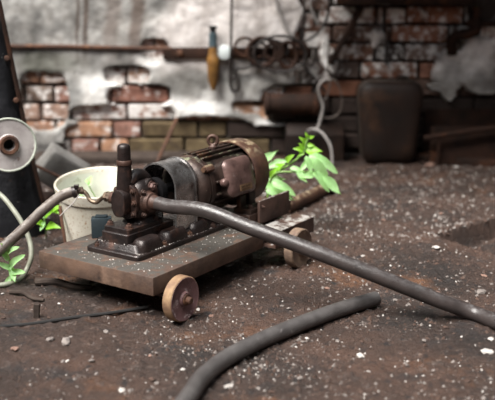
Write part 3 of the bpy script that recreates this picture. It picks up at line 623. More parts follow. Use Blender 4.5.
# ------------------------------------------------------------------ bucket
bx, by, bR, bH = -0.408, 2.46, 0.128, 0.178
bk = thing('bucket', 'chipped white enamel bucket standing behind the cart', 'bucket', (bx, by, 0.004))
TILT = Matrix.Translation((bx, by - 0.09, 0.0)) @ Matrix.Rotation(math.radians(7), 4, 'X') @ Matrix.Translation((-bx, -by + 0.09, 0.0))
def bl(prof, seg=40):
    b = BM(); lathe(b, (bx, by, 0.004), (0, 0, 1), prof, seg, cap=False); bmesh.ops.transform(b, matrix=TILT, verts=b.verts); return b
b_ = bl([(0, 0), (0, 0.100), (0.003, 0.104), (0.15, 0.119), (bH - 0.03, 0.119)]); bb = finish('bucket_body', b_, 'enamel', bk)
b_ = bl([(bH - 0.031, 0.1185), (bH - 0.028, 0.1235), (bH - 0.006, 0.1275), (bH, bR), (bH + 0.003, bR - 0.002), (bH + 0.001, bR - 0.006), (bH - 0.01, bR - 0.0085)]); finish('rim', b_, 'enamel', bk)
b_ = bl([(bH - 0.008, bR - 0.008), (0.10, 0.111), (0.02, 0.101), (0.012, 0.09), (0.012, 0)]); finish('lining', b_, 'enamel_in', bk)
b_ = BM(); lathe(b_, (bx, by, 0.004), (0, 0, 1), [(0.075, 0.1135), (0.125, 0.1185)], 3, cap=False, ang0=PI * 0.5 - 0.02, ang1=PI * 0.5 + 0.26)
b_.free()
bm = BM(); box(bm, C(0.175, 0.315, ZT + 0.026), (0.05, 0.03, 0.052), 0.002, rot=Matrix.Rotation(0.1, 3, 'Z')); box(bm, C(0.175, 0.315, ZT + 0.054), (0.03, 0.02, 0.006), 0.001)
tag(rebase(finish('switch_box', bm, 'teal')), 'small dark teal box on the cart deck in front of the bucket', 'box')
bm = BM(); tube(bm, [W(60, 206, 2.385), W(62, 222, 2.37), W(65, 241, 2.36), W(66, 249, 2.355)], 0.0045, 8, 5); finish('side_seam', bm, 'rust', bk)

# ------------------------------------------------------------------ charred post, flange disc, concrete block
bm = BM(); rings = []; rnd = random.Random(3)
PPY = 2.62
for k in range(60):
    z = 2.0 * k / 59; r = 0.098 - 0.012 * sst(0.0, 0.6, z); c = Vector((-0.604 - 0.165 * z - r, PPY, z))
    rings.append([bm.verts.new(c + Vector((math.cos(a * PI / 14), math.sin(a * PI / 14), 0)) * (r + 0.026 * fbm(math.cos(a * PI / 14) * 3, math.sin(a * PI / 14) * 3, z * 5, 4) + 0.016 * fbm(math.cos(a * PI / 14) * 9, math.sin(a * PI / 14) * 9, z * 7, 2))) for a in range(28)])
for a, b in zip(rings, rings[1:]):
    for i in range(28): bm.faces.new((a[i], a[(i + 1) % 28], b[(i + 1) % 28], b[i]))
bm.faces.new(rings[-1]); bm.faces.new(rings[0][::-1])
pst = thing('charred_post', 'charred black timber post at the left edge', 'post', (-0.70, PPY, 0.0))
finish('timber', bm, 'char', pst, smooth=50)
bm = BM(); tube(bm, [(-0.600, PPY - 0.03, 0.06), (-0.640, PPY - 0.03, 0.28), (-0.672, PPY - 0.03, 0.50), (-0.716, PPY - 0.03, 0.80)], 0.0065, 6, 5); finish('iron_strip', bm, 'dark_rust', pst)
for z_ in (0.30, 0.40, 0.52):
    bm = BM(); lathe(bm, (-0.604 - 0.155 * z_ + 0.0, PPY - 0.038, z_), (0.3, -1, 0), [(-0.01, 0.008), (0.006, 0.008), (0.008, 0.005), (0.008, 0)], 8); finish('nail', bm, 'rust', pst)
fd = thing('flange_disc', 'round silver-painted disc with rusty hub hole fixed to the charred post', 'disc', W(9, 145, 2.46))
fc = W(9, 145, 2.42); fa = Vector((0.40, -1, 0.06)).normalized(); FRD = 0.0735
bm = BM(); lathe(bm, fc, fa, [(-0.006, 0.02), (-0.006, FRD - 0.002), (0.0, FRD - 0.003), (0.0005, 0.030), (0.004, 0.026), (0.0045, 0.0155), (-0.03, 0.0145)], 48, cap=False); fo = finish('disc_plate', bm, 'silver', fd)
bm = BM(); d, x, y = frame_of(fa); torus(bm, fc, fa, FRD - 0.0015, 0.003, 48, 8); finish('rolled_rim', bm, 'pale_rim', fd)
bm = BM(); lathe(bm, fc, fa, [(-0.028, 0.0155), (0.003, 0.0155), (0.010, 0.0165), (0.011, 0.024), (0.005, 0.027), (0.0, 0.029)], 24, cap=False); finish('hub', bm, 'rust', fd)
bm = BM(); lathe(bm, fc, fa, [(-0.14, 0.0152), (-0.03, 0.0152), (-0.0285, 0.0)], 20); finish('axle_stub', bm, 'black', fd)
bm = BM(); cb = W(62, 168, 2.95); box(bm, (0, 0, 0), (0.165, 0.09, 0.12), 0.010, 2); bmesh.ops.subdivide_edges(bm, edges=bm.edges[:], cuts=3, use_grid_fill=True)
for v in bm.verts: v.co += v.co.normalized() * 0.012 * fbm(v.co.x * 20, v.co.y * 20, v.co.z * 20, 3)
bmesh.ops.transform(bm, matrix=Matrix.Translation((cb.x + 0.004, cb.y, cb.z - 0.012)) @ Matrix.Rotation(math.radians(38), 4, 'Y') @ Matrix.Rotation(math.radians(20), 4, 'Z'), verts=bm.verts)
zb = min(v.co.z for v in bm.verts)
tag(rebase(finish('concrete_block', bm, 'concrete', smooth=50)), 'tilted grey concrete lump propped up between post and bucket', 'rubble')
bm = BM(); box(bm, (cb.x - 0.005, cb.y + 0.01, (zb + 0.012) / 2), (0.19, 0.13, zb + 0.02), 0.012, 2); box(bm, (cb.x - 0.03, cb.y + 0.03, zb * 0.5), (0.22, 0.09, zb * 0.9), 0.01, 1)
tag(rebase(finish('rubble_block', bm, 'dark_rust')), 'dark brown block under the tilted concrete lump', 'rubble')
bm = BM(); tube(bm, [W(30, 163, 2.84), W(62, 178, 2.80)], 0.006, 8, smooth=False); tube(bm, [W(30, 163, 2.84), W(30, 163, 2.84) + Vector((-0.03, 0.02, -0.20))], 0.006, 8, smooth=False)
tag(rebase(finish('bent_rod', bm, 'rust')), 'bent rusty rod in front of the tilted concrete lump', 'rod')

# ------------------------------------------------------------------ things on and against the wall
YW = WALLY - 0.045
def wtube(name, P, r, mat, label, cat, Y=YW, seg=8, n=6, sm=True):
    bm = BM(); tube(bm, [W(a[0], a[1], a[2] if len(a) > 2 else Y) for a in P], r, seg, n, smooth=sm); return tag(rebase(finish(name, bm, mat)), label, cat)
wtube('wall_pipe', [(-40, 46), (60, 46.5), (120, 48), (172, 49)], 0.0085, 'rust', 'thin rusty pipe running level across the grey plaster', 'pipe', sm=False)
wb = thing('wall_bar', 'flat rusty bar fixed level along the wall behind the hanging cables', 'bar', W(240, 58, YW))
a, b = W(163, 53, YW), W(312, 53, YW); bm = BM(); box(bm, ((a.x + b.x) / 2, YW, a.z), (b.x - a.x, 0.012, 0.046), 0.003, 2); finish('bar', bm, 'dark_rust', wb)
for xx in (180, 300):
    bm = BM(); c = W(xx, 53, YW - 0.007); lathe(bm, c, (0, -1, 0), [(0, 0.014), (0.006, 0.013), (0.009, 0.007), (0.009, 0)], 10); finish('bolt', bm, 'rust', wb)
    bm = BM(); lathe(bm, c, (0, 1, 0), [(0.012, 0.008), (0.065, 0.008)], 8); finish('stud', bm, 'rust', wb)
bt = thing('glass_tube', 'amber and teal glass tube with black cap hanging on the rusty bar', 'bottle', W(213, 90, YW - 0.03))
YB = YW - 0.030
c = W(213.5, 90, YB); zz = [W(213.5, q, YB).z - c.z for q in (88, 80, 66, 58, 46, 33, 29, 26)]
bm = BM(); lathe(bm, c, (0, 0, 1), [(0, 0.0), (0, 0.010), (zz[0] + 0.003, 0.013), (zz[1], 0.023), (zz[2], 0.0265), (zz[3], 0.0265), (zz[3] + 0.01, 0.02), (zz[4] - 0.004, 0.018)], 20); finish('amber_bulb', bm, 'amber', bt)
bm = BM(); lathe(bm, c, (0, 0, 1), [(zz[4] - 0.006, 0.018), (zz[5], 0.017), (zz[5] + 0.002, 0.012)], 18); finish('neck', bm, 'teal_glass', bt)
bm = BM(); lathe(bm, c, (0, 0, 1), [(zz[5] + 0.001, 0.012), (zz[6], 0.012), (zz[6] + 0.002, 0.016), (zz[7], 0.018)], 18); finish('cap', bm, 'black', bt)
gg = thing('dial_gauge', 'small round white dial beside the amber tube on the bar', 'gauge', W(224.5, 60, YW - 0.02))
c = W(224.5, 52, YW - 0.007); bm = BM(); lathe(bm, c, (0, -1, 0), [(0, 0.026), (0.016, 0.029), (0.022, 0.0305), (0.024, 0.028)], 28); finish('case', bm, 'gauge', gg)
bm = BM(); lathe(bm, c, (0, -1, 0), [(0.0235, 0.028), (0.0245, 0.026), (0.0245, 0)], 28); finish('face', bm, 'gauge', gg)
def loops(name, L, r, mat, label, cat, extra=()):
    t = thing(name, label, cat, W(L[0][0], L[0][1], YW))
    for (x, y, rx, ry, k) in L:
        bm = BM(); P = [W(x + rx * math.cos(i * PI / 9), y + ry * math.sin(i * PI / 9), YW - 0.018 - k * 0.006) for i in range(19)]; tube(bm, P, r * (1.5 if k == 2 else 1), 8, 3); finish('loop', bm, 'dark_rust' if k in (1, 2) else mat, t)
    for P in extra:
        bm = BM(); tube(bm, [W(a[0], a[1], YW - 0.016 - (a[2] if len(a) > 2 else 0)) for a in P], r, 8, 6); finish('strand', bm, mat, t)
    return t
loops('cable_coil', [(245, 47, 10, 9, 1), (262, 52, 14, 14, 2), (280, 54, 26, 18, 3), (268, 50, 20, 10, 0), (296, 52, 12, 11, 1), (288, 55, 9, 13, 2), (274, 52, 9, 8, 2), (260, 50, 7, 7, 1)], 0.0062, 'wire', 'tangled coil of dark cable hung on the rusty bar', 'cable',
      [[(232, 55), (230.5, 80), (232, 90), (237, 91), (239, 84), (236, 70), (246, 68), (258, 62), (270, 56)]])
wtube('wire_loop', [(232, -12), (231.5, 20), (231, 48), (230, 72), (230.5, 86), (234, 91.5), (238, 88), (238, 80), (234, 77), (231, 82)], 0.0055, 'wire', 'dark wire dropping straight down the wall into a small loop', 'cable', YW - 0.036)
wtube('drop_wire', [(305, -12), (304, 15), (303, 40), (304, 65), (314, 78), (326, 92)], 0.0050, 'wire', 'dark wire hanging crookedly right of the cable coil', 'cable', YW - 0.006)
wtube('drop_wire', [(332, -12), (327, 18), (318, 33), (306, 41), (298, 44)], 0.0050, 'wire', 'dark wire curving from the top edge down to the coil', 'cable', YW - 0.02)
wtube('white_cable', [(273, -12), (278, 8), (284, 24), (289, 32), (294, 36)], 0.0072, 'white_wire', 'short whitish cable slanting down from above towards the coil', 'cable', YW - 0.02)
wtube('white_cable', [(315, -10), (310, 4), (314, 15), (318, 24)], 0.005, 'white_wire', 'thin pale cable bent at the very top edge', 'cable', YW - 0.02)
YC = YW - 0.05
wc = thing('looped_cable', 'pale grey cable hanging in two loops and dropping to the ground', 'cable', W(330, 165, YC))
bm = BM(); tube(bm, [W(*q) for q in ((329, 40, YC), (328, 62, YC), (330, 80, YC), (327, 96, YC - .01), (320, 101, YC - .02), (317, 92, YC - .03), (320, 82, YC - .03), (328, 78, YC - .03), (338, 84, YC - .03), (342, 100, YC - .03), (338, 114, YC - .03), (326, 118, YC - .02), (317, 111, YC - .01), (317, 103, YC))], 0.0036, 8, 8); finish('loop', bm, 'brown_hose', wc)
bm = BM(); tube(bm, [W(*q) for q in ((331, 79.5, YC - .03), (324, 80, YC - .035), (318.5, 87, YC - .04), (320, 97, YC - .04), (323, 106, YC - .04), (321, 117, YC - .04), (317, 128, YC - .05), (308, 131, YC - .08), (313, 129, YC - .1), (322, 133, YC - .12), (330, 145, YC - .14), (332, 157, YC - .16))] + [G(332, 166, 0.006)], 0.0050, 8, 8); finish('strand', bm, 'white_wire', wc)
bm = BM(); c0, c1 = W(264, 103, YW + 0.0), W(318, 103, YW); lathe(bm, c0 + Vector((0, -0.03, 0)), (1, 0, 0), [(0, 0.03), (0.004, 0.048), (0.02, 0.050), (0.025, 0.044), (c1.x - c0.x - 0.025, 0.044), (c1.x - c0.x - 0.02, 0.050), (c1.x - c0.x, 0.048), (c1.x - c0.x, 0.02)], 22)
tag(rebase(finish('pipe_stub', bm, 'dark_rust')), 'short thick rust-brown pipe piece held level on the wall', 'pipe')
a, b = W(364, 2, YW), W(330, 64, YW); bm = BM(); d_ = (b - a); L = d_.length; box(bm, (a + b) / 2 + Vector((0, 0, 0)), (0.05, 0.022, L), 0.003, 2, rot=d_.to_track_quat('Z', 'Y').to_matrix())
tag(rebase(finish('wall_strut', bm, 'dark_rust')), 'slanting rust-brown flat strut bolted on the brick wall', 'strut')
a, b = W(335, 0, YW), W(472, 0, YW); bm = BM(); prism(bm, [(a.x, PF - 0.0, a.z + 0.03), (a.x, PF - 0.10, a.z + 0.03), (a.x, PF - 0.10, a.z - 0.016), (a.x, PF - 0.092, a.z - 0.016), (a.x, PF - 0.092, a.z + 0.022), (a.x, PF, a.z + 0.022)], (b.x - a.x, 0, 0))
tag(rebase(finish('angle_iron', bm, 'dark_rust', smooth=0)), 'dark angle iron along the wall at the top edge', 'beam')
vl = thing('wall_valve', 'rusty pipe with an old valve at the upper right wall', 'valve', W(470, 40, YW))
c = W(463, 24, YW - 0.02)
bm = BM(); tube(bm, [W(466, 24, YW - 0.02), W(540, 24, YW - 0.02)], 0.012, 12, smooth=False); finish('pipe', bm, 'dark_rust', vl)
bm = BM(); lathe(bm, W(476, 24, YW - 0.02) - Vector((0, 0, 0)), (0, 0, 1), [(-0.035, 0.012), (-0.03, 0.022), (0.02, 0.024), (0.028, 0.013), (0.055, 0.011), (0.058, 0.02), (0.066, 0.02), (0.068, 0.01)], 16); finish('valve_body', bm, 'dark_rust', vl)
bm = BM(); tube(bm, [W(478, 30, YW - 0.02), W(466, 34, YW - 0.025), W(456, 36, YW - 0.02), W(452, 44, YW + 0.0), W(452, 54, YW + 0.01)], 0.022, 12, 6); finish('elbow', bm, 'dark_rust', vl)
wtube('wall_conduit', [(385, 8), (384, 30), (387, 50), (386, 64)], 0.0075, 'wire', 'dark conduit standing upright between the right-hand bricks', 'pipe', YW + 0.02)
# dark tank
tk = thing('metal_tank', 'dark brown rounded metal tank standing against the wall', 'tank', (G(391, 163).x, 3.6, 0.0))
bm = BM(); P = []; YT = 3.60; zt_, wt_ = W(391, 82, YT).z, 0.262; cx = W(391, 120, YT).x
def tkl(y, sc):
    Q = []; hw0, hw1 = wt_ / 2 * sc, (wt_ / 2 - 0.02) * sc; zc = zt_ / 2; r = 0.05
    for (ix, iz, a0) in ((1, -1, -PI / 2), (1, 1, 0), (-1, 1, PI / 2), (-1, -1, PI)):
        for i in range(6):
            a_ = a0 + PI / 2 * i / 5; hw = hw0 if iz > 0 else hw1
            Q.append((cx + ix * (hw - r) + r * math.cos(a_), y, zc + iz * (zt_ / 2 * sc - r) + r * math.sin(a_) + (1 - sc) * 0))
    return Q
loft(bm, [tkl(YT - 0.012, 0.6), tkl(YT - 0.008, 0.8), tkl(YT, 0.93), tkl(YT + 0.012, 0.985), tkl(YT + 0.03, 1.0), tkl(YT + 0.12, 1.0), tkl(YT + 0.13, 0.96)]); finish('tank_shell', bm, 'tank', tk)
bm = BM(); pts = [Vector(p) for p in tkl(YT + 0.035, 1.0)]; tube(bm, pts + [pts[0]], 0.003, 6, 2, smooth=False); finish('seam_rim', bm, 'tank_rim', tk)
bm = BM(); lathe(bm, (cx + 0.05, YT + 0.06, zt_ - 0.002), (0, 0, 1), [(0, 0.028), (0.012, 0.028), (0.013, 0.022), (0.02, 0.022)], 16); finish('filler_neck', bm, 'tank', tk)
# low dark trough along the wall base, bars on the ground
bm = BM(); x0, x1 = 0.745, 1.75; y0, y1, h_, t_ = 3.60, 3.765, 0.205, 0.012
prism(bm, [(x0, y0, 0.0), (x0, y1, 0.0), (x0, y1, h_), (x0, y1 - t_, h_), (x0, y1 - t_, 0.03), (x0, y0 + t_, 0.03), (x0, y0 + t_, h_ - 0.05), (x0, y0, h_ - 0.05)], (x1 - x0, 0, 0)); tr = finish('trough', bm, 'dark_rust', smooth=0)
tag(rebase(tr), 'long low dark rusty trough at the foot of the right-hand wall', 'trough')
bm = BM(); x0, x1 = 0.16, 0.40; prism(bm, [(x0, 3.66, 0.0), (x0, 3.77, 0.0), (x0, 3.77, 0.13), (x0, 3.72, 0.15), (x0, 3.66, 0.11)], (x1 - x0, 0, 0), bev=0.008); tag(rebase(finish('iron_block', bm, 'tank')), 'dark iron block at the wall foot below the pipe piece', 'block')
bm = BM(); tube(bm, [W(424, 138, 3.56), W(460, 132.5, 3.56), W(520, 124, 3.56)], 0.010, 10, smooth=False); tube(bm, [W(440, 135.5, 3.56), Vector((W(440, 135.5, 3.56).x, 3.58, 0.0))], 0.007, 8, smooth=False); tube(bm, [W(512, 125, 3.56), Vector((W(512, 125, 3.56).x, 3.58, 0.0))], 0.007, 8, smooth=False)
tag(rebase(finish('guard_rail', bm, 'dark_rust')), 'thin rusty rail rising to the right in front of the trough', 'rail')
bm = BM(); a, b = G(416, 157, 0.012), G(540, 167, 0.012); box(bm, (a + b) / 2, ((b - a).length, 0.05, 0.035), 0.004, 2, rot=Matrix.Rotation(math.atan2(b.y - a.y, b.x - a.x), 3, 'Z'))
tag(rebase(finish('ground_beam', bm, 'dark_rust')), 'dark rusty beam lying on the ground right of the tank', 'beam')
# rusty pipe on the ground behind the motor
bm = BM(); tube(bm, [G(285, 208, 0.021), G(333, 185, 0.021)], 0.0205, 20, smooth=False, hollow=0.8); tag(rebase(finish('ground_pipe', bm, 'cowl')), 'rusty pipe lying on the ground behind the motor under the leaves', 'pipe')

# ------------------------------------------------------------------ plants
def leaf_mesh(sd, young=False):
    rnd = random.Random(sd); bm = BM(); n = 8; wv = 0.21 if not young else 0.30; R = []
    for i in range(n + 1):
        t = i / n; hw = wv * (math.sin(PI * min(1, t ** 0.75)) ** 0.85) * (1 - 0.28 * t) + 0.002; z = -0.22 * t * t + 0.04 * math.sin(t * 5 + sd)
        row = []
        for k in (-1, -0.5, 0, 0.5, 1): row.append(bm.verts.new((hw * k + 0.03 * math.sin(t * 7 + k + sd) * abs(k), t, z + 0.10 * abs(k) * hw / wv + 0.012 * math.sin(t * 18 + 2 * k))))
        R.append(row)
    for a, b in zip(R, R[1:]):
        for k in range(4): bm.faces.new((a[k], a[k + 1], b[k + 1], b[k]))
    me = bpy.data.meshes.new('leaf'); bm.to_mesh(me); bm.free(); me.materials.append(M['leaf_young' if young else 'leaf']); me.shade_smooth(); return me
LEAF = [leaf_mesh(k) for k in range(4)]; LEAFY = [leaf_mesh(10 + k, True) for k in range(3)]
def leaf(par, base, tip, k, nrm=(0, -0.6, 0.8), young=False):
    b, t = Vector(base), Vector(tip); y = (t - b); L = y.length; y.normalize(); z = Vector(nrm); z = (z - y * z.dot(y)).normalized(); x = y.cross(z)
    o = bpy.data.objects.new('leaf', (LEAFY if young else LEAF)[k % (3 if young else 4)]); COL.objects.link(o); o.parent = par
    m = Matrix((x, y, z)).transposed().to_4x4(); o.matrix_local = Matrix.Translation(b - Vector(par['off'])) @ m @ Matrix.Diagonal((L, L, L, 1)); return o
YV = 2.66
vine = thing('leafy_vine', 'bright green broad-leaved vine growing out behind the motor', 'plant', G(268, 232))
root = G(270, 228, 0.0)
bm = BM(); tube(bm, [root, W(268, 190, YV), W(276, 174, YV), W(292, 163, YV), W(304, 152, YV), W(306, 143, YV), W(309, 137, YV)], 0.0035, 8, 6); finish('stem', bm, 'stem', vine)
bm = BM(); tube(bm, [W(268, 186, YV), W(276, 173, YV - .02), W(296, 172, YV - .03), W(312, 172, YV - .05), W(326, 178, YV - .06)], 0.0028, 8, 6); finish('stem', bm, 'stem', vine)
LV = [((309, 156), (339, 170), -.02), ((311, 158), (331, 187), -.05), ((308, 160), (300, 171), -.04), ((305, 150), (322, 150), 0), ((309, 154), (330, 162), -.01), ((312, 171), (332, 190), -.06), ((322, 176), (342, 193), -.07),
      ((296, 171), (308, 182), -.05), ((290, 168), (306, 172), -.03), ((274, 170), (284, 163), 0), ((268, 168), (287, 158), .01), ((262, 162), (276, 150), .02), ((272, 182), (296, 193), -.03), ((270, 178), (276, 168), .0), ((264, 186), (296, 197), -.02),
      ((268, 180), (286, 178), .02), ((262, 178), (272, 190), .0), ((286, 162), (292, 155), 0), ((258, 158), (270, 155), .03), ((316, 174), (300, 177), -.05), ((266, 190), (282, 199), -.04), ((306, 156), (312, 172), -.06)]
for k, (a, b, dy) in enumerate(LV):
    yg = k in (3, 9, 13, 17); leaf(vine, W(a[0], a[1], YV + dy), W(b[0], b[1], YV + dy - 0.02), k, (0.15 * ((k % 3) - 1), -0.75, 0.65), yg)
for k, (a, b) in enumerate((((305, 148), (299, 143)), ((306, 143), (300, 137)), ((308, 139), (306, 133)), ((309, 138), (314, 136)), ((304, 150), (294, 148)), ((304, 152), (298, 156)), ((307, 145), (314, 145)))):
    leaf(vine, W(a[0], a[1], YV), W(b[0], b[1], YV - 0.01), k, (0, -0.9, 0.4), True)
wd = thing('weed', 'small green weed beside the pale hose at the left edge', 'plant', G(10, 285))
bm = BM(); tube(bm, [G(12, 285, 0.0), W(12, 272, 2.13), W(9, 258, 2.14), W(6, 247, 2.15)], 0.002, 6, 4); finish('stem', bm, 'stem', wd)
for k, (a, b) in enumerate((((11, 268), (19, 255)), ((11, 270), (0, 262)), ((10, 266), (15, 281)), ((9, 260), (1, 251)), ((8, 255), (14, 246)), ((12, 274), (22, 270)), ((11, 276), (4, 287)), ((8, 252), (2, 243)))):
    leaf(wd, W(a[0], a[1], 2.13), W(b[0], b[1], 2.10), k, (0.1, -0.7, 0.7))
wd2 = thing('weed', 'low green weed between the post and the bucket', 'plant', G(46, 238))
bm = BM(); tube(bm, [G(46, 238, 0.0), W(46, 228, 2.46), W(44, 214, 2.47), W(52, 206, 2.48)], 0.002, 6, 4); finish('stem', bm, 'stem', wd2)
for k, (a, b) in enumerate((((45, 224), (33, 221)), ((45, 222), (40, 229)), ((45, 216), (56, 205)), ((46, 214), (50, 203)), ((46, 226), (58, 226)), ((45, 218), (36, 212)), ((50, 208), (58, 212)))):
    leaf(wd2, W(a[0], a[1], 2.46), W(b[0], b[1], 2.43), k, (0.0, -0.7, 0.7), k % 2 == 0)
sp = thing('sprout', 'green sprout standing inside the white bucket rim', 'plant', (bx - 0.0, by + 0.03, 0.02))
for k, (a, b) in enumerate((((89, 186), (91, 174)), ((88, 184), (86.5, 176)), ((82, 196), (79, 186)))):
    leaf(sp, W(a[0], a[1], by + 0.04), W(b[0], b[1], by + 0.07), k, (0, -1, 0.2))
bm = BM(); tube(bm, [Vector((bx - 0.01, by + 0.03, 0.018)), Vector((bx - 0.012, by + 0.035, 0.10)), W(89, 186, by + 0.055)], 0.0018, 6, 4); finish('stem', bm, 'stem', sp)

# ------------------------------------------------------------------ loose stones and chips
def chip_mesh(sd, mat, flat=0.55):
    rnd = random.Random(sd); bm = BM(); bmesh.ops.create_icosphere(bm, subdivisions=1, radius=0.5)
    for v in bm.verts: v.co = Vector((v.co.x * rnd.uniform(0.75, 1.15), v.co.y * rnd.uniform(0.6, 1.0), v.co.z * flat * rnd.uniform(0.7, 1.1)))
    me = bpy.data.meshes.new('stone'); bm.to_mesh(me); bm.free(); me.materials.append(M[mat]); return me
CH = {m: [chip_mesh(i * 7 + j, 'stone_' + m, 0.5 if m != 'white' else 0.4) for j in range(5)] for i, m in enumerate(('white', 'grey', 'brown', 'red'))}
def stone(p, size, m, label, group=None, k=None, rz=None):
    o = bpy.data.objects.new('stone', CH[m][(k if k is not None else random.randrange(5)) % 5]); COL.objects.link(o)
    o.location = (p[0], p[1], ground(p[0], p[1]) + size * 0.10); o.rotation_euler = (random.uniform(-.15, .15), random.uniform(-.15, .15), random.uniform(0, 6.3) if rz is None else rz)
    o.scale = (size, size * random.uniform(0.65, 0.95), size * 0.8); tag(o, label, 'stone', group); return o
for x, y, sz, m, lab in ((106, 331, 0.024, 'grey', 'pale grey stone in front of the cart left of its front wheel'), (66, 343, 0.036, 'grey', 'flat grey-brown stone in the left foreground dirt'), (122, 390, 0.026, 'white', 'smooth white pebble at the lower left edge'),
                         (481, 293, 0.040, 'grey', 'lumpy pale grey stone near the right edge above the hose'), (488, 351, 0.036, 'white', 'flat white chip at the right edge below the hose'), (491, 339, 0.022, 'white', 'small white lump at the right edge under the hose'),
                         (360, 356, 0.030, 'white', 'flat white flake in the right foreground right of the cut hose'), (327, 290, 0.018, 'red', 'pinkish flake just above the end of the cut hose'), (15, 352, 0.022, 'red', 'orange brick crumb in the lower left foreground'),
                         (152, 380, 0.022, 'brown', 'brown stone beside the lower end of the cut hose'), (430, 165, 0.05, 'red', 'pink brick lump on the ground right of the tank'), (211, 314, 0.020, 'red', 'pale pink flake right of the front wheel'),
                         (198, 308, 0.016, 'white', 'white chip close beside the front wheel'), (172, 321, 0.010, 'white', 'tiny white chip left under the front wheel'), (363, 256, 0.022, 'white', 'whitish flat flake above the middle of the long hose'), (352, 259, 0.018, 'white', 'white flake just above the long hose'),
                         (372, 251, 0.018, 'white', 'white flake farther right above the long hose'), (436, 249, 0.034, 'white', 'broad pale crumb patch left of the pit'), (484, 276, 0.02, 'red', 'buff flake above the lumpy stone by the right edge'), (437, 294, 0.018, 'red', 'reddish flake beside the long hose'),
                         (50, 341, 0.024, 'grey', 'dull green-grey stone left of the flat stone'), (456, 168, 0.035, 'white', 'white lump on the ground right of the pink brick lump'), (470, 245, 0.020, 'white', 'white lump beside the pit edge'), (229, 388, 0.030, 'white', 'whitish smear-like flake right of the cut hose end')):
    stone(G(x, y), sz, m, lab)
rnd = random.Random(11); taken = [(C(0.22, 0.18, 0).x, C(0.22, 0.18, 0).y)]
def free(p):
    q = FR.inverted() @ Vector((p[0], p[1], 0)); 
    if -0.03 < q.x < 0.70 and -0.10 < q.y < 0.43: return False
    if (p[0] - bx) ** 2 + (p[1] - by) ** 2 < 0.15 ** 2: return False
    if any((Vector((h.x, h.y)) - Vector((p[0], p[1]))).length < 0.035 for h in catmull(HS, 4)): return False
    return not (p[1] > 3.55)
cnt = 0
LB = {'white': 'small white chip scattered on the brown dirt', 'grey': 'small grey pebble scattered on the brown dirt', 'brown': 'small brown clod scattered on the brown dirt', 'red': 'small reddish crumb scattered on the brown dirt'}
def where(x, y):
    if y < 205: return 'far back towards the wall' if x < 345 else 'far back in front of the tank'
    if x < 150 and y < 300: return 'left of the cart'
    if x < 195: return 'in the left foreground before the cart'
    if y < 228 + (x - 248) * 0.37: return 'beyond the long hose on the right'
    if x < 376 and y < 300 + (376 - x) * 0.34: return 'between the long hose and the cut hose'
    return 'in the near right foreground'
while cnt < 130:
    x, y = rnd.uniform(0, 495), rnd.uniform(172, 400) if rnd.random() < 0.6 else rnd.uniform(168, 240)
    p = G(x, y)
    if not free(p): continue
    m = rnd.choice(('white', 'grey', 'grey', 'brown', 'brown', 'red')); sz = rnd.uniform(0.006, 0.017) * (1.5 if p.y > 2.5 else 1.0)
    lb = LB[m].replace('scattered on the brown dirt', 'lying ' + where(x, y)); stone(p, sz, m, lb, lb.replace('small ', 'loose '), cnt); cnt += 1
def far(r):
    p = G(r.uniform(-10, 505), 163 + 75 * r.random() ** 1.2)
    if in_tri(p.x, p.y, pit) or p.y > 3.58 or r.random() > 0.45 + 1.2 * fbm(p.x * 3, p.y * 3, 31, 3): return None, 0
    return p, ground(p.x, p.y)
def scatter(name, specs, pick, label, cat, sd):
    rnd = random.Random(sd); bm = BM()
    for mi, (n, mat, lo, hi) in enumerate(specs):
        k = 0
        while k < n:
            p, z = far(rnd) if lo > 0.0029 else pick(rnd)
            if p is None: continue
            s = lo + (hi - lo) * rnd.random() ** 2.6; a = rnd.uniform(0, 6.3)
            vs = [bm.verts.new((p[0] + s * rnd.uniform(0.5, 1) * math.cos(a + t), p[1] + s * rnd.uniform(0.5, 1) * math.sin(a + t), z - 0.001)) for t in (0, 1.6, 3.1, 4.7)]
            tp_ = bm.verts.new((p[0] + s * rnd.uniform(-.3, .3), p[1] + s * rnd.uniform(-.3, .3), z + s * rnd.uniform(0.3, 0.8)))
            for i in range(4): bm.faces.new((vs[i], vs[(i + 1) % 4], tp_)).material_index = mi
            k += 1
    o = finish(name, bm, None, smooth=0, mats=[q[1] for q in specs]); tag(o, label, cat, kind='stuff'); return o
def pick_floor(r):
    x, y = r.uniform(-15, 510), 165 + 240 * r.random() ** (1.4 if r.random() < 0.5 else 0.9); p = G(x, y); q = FR.inverted() @ Vector((p.x, p.y, 0))
    dens = 0.42 + 1.1 * fbm(p.x * 3.2, p.y * 3.2, 57, 4) + 0.35 * sst(2.3, 2.9, p.y) - 0.32 * sst(260, 60, x) * sst(250, 300, y)
    if r.random() > dens or p.y > 3.6: return None, 0
    return p, ground(p.x, p.y)
scatter('grit', [(2500, 'stone_white', 0.0010, 0.0052), (3600, 'stone_grey', 0.0016, 0.008), (6500, 'stone_brown', 0.002, 0.010), (1700, 'stone_grey', 0.003, 0.014), (800, 'stone_white', 0.003, 0.009), (1200, 'stone_brown', 0.004, 0.018)], pick_floor, 'fine pale grit, gravel and soil crumbs strewn over the dirt floor', 'grit', 1)
def pick_deck(r):
    u, v = r.uniform(0.005, 0.44), r.uniform(0.005, 0.355)
    if 0.06 < u and 0.095 < v < 0.275: return None, 0
    if r.random() > math.exp(-min(abs(v - 0.095), abs(u - 0.06) if 0.09 < v < 0.28 else 9) * 28) + 0.10: return None, 0
    return C(u, v, 0), ZT
scatter('deck_flakes', [(330, 'stone_white', 0.0008, 0.0042)], pick_deck, 'white paint flakes fallen on the cart deck round the pump base', 'flakes', 4)
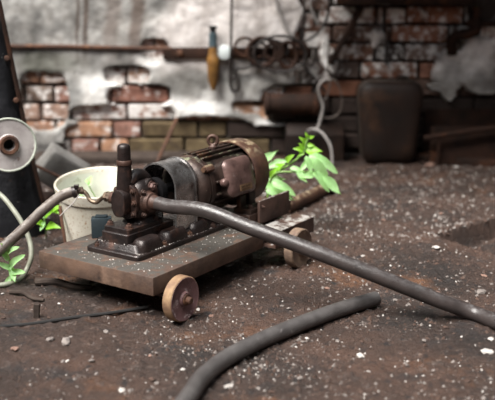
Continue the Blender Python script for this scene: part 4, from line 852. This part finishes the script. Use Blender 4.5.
def pick_base(r):
    u, v = r.uniform(0.075, 0.44), r.uniform(0.103, 0.118) if r.random() < 0.6 else r.uniform(0.152, 0.24)
    if v < 0.13: z = ZT + 0.0135
    else:
        z = ZT + 0.0305
        if 0.086 < u < 0.262: return None, 0
    for a, b in ((0.088, 0.174), (0.183, 0.272), (0.283, 0.362)):
        if a < u < b and v < 0.15 and v > 0.106: return None, 0
    return C(u, v, 0), z
scatter('base_flakes', [(300, 'stone_white', 0.0008, 0.0033)], pick_base, 'white paint flakes lying on the dark pump base', 'flakes', 5)
# small odds and ends on the ground
bm = BM(); p = G(37, 318); box(bm, (p.x, p.y, 0.014), (0.013, 0.010, 0.040), 0.001, 1, rot=Matrix.Rotation(0.08, 3, 'Y')); tag(rebase(finish('wood_stake', bm, 'wood')), 'short grey wooden stake sticking up at the left foreground', 'stake')
bm = BM(); tube(bm, [G(-20, 328, 0.004), G(30, 324, 0.004), G(70, 318, 0.005), (G(110, 313, 0.004)), G(148, 307, 0.004)], 0.0042, 8, 6); tag(rebase(finish('thin_rod', bm, 'black')), 'thin dark rod half buried in the dirt before the cart', 'rod')
for (x0, y0, x1, y1, r_, lab) in ((36, 282, 92, 287, 0.010, 'dark rotten stick lying under the left corner of the cart'), (10, 292, 44, 300, 0.006, 'short dark twig in the dirt left of the cart')):
    bm = BM(); a, b = G(x0, y0, r_), G(x1, y1, r_); tube(bm, [a, a.lerp(b, 0.35) + Vector((0, 0.008, 0.003)), a.lerp(b, 0.7) - Vector((0, 0.006, 0)), b], lambda t, r_=r_: r_ * (1 - 0.4 * t), 9, 6)
    tag(rebase(finish('stick', bm, 'wood')), lab, 'stick')

a, b = W(30, 150, 3.62), W(262, 150, 3.62); bm = BM(); box(bm, ((a.x + b.x) / 2, 3.68, 0.010), (b.x - a.x, 0.15, 0.035), 0.006, 2); tag(rebase(finish('shadow_strip', bm, 'wood')), 'dark strip added for the shadow line along the wall foot behind the bucket', 'timber')  # low dark strip stands in for the shadow at the wall foot
bm = BM(); tube(bm, [W(177, 118, 3.72), W(157, 163, 3.56)], 0.0075, 8, smooth=False); tag(rebase(finish('leaning_rod', bm, 'rust')), 'rusty rod leaning on the bricks behind the pump', 'rod')
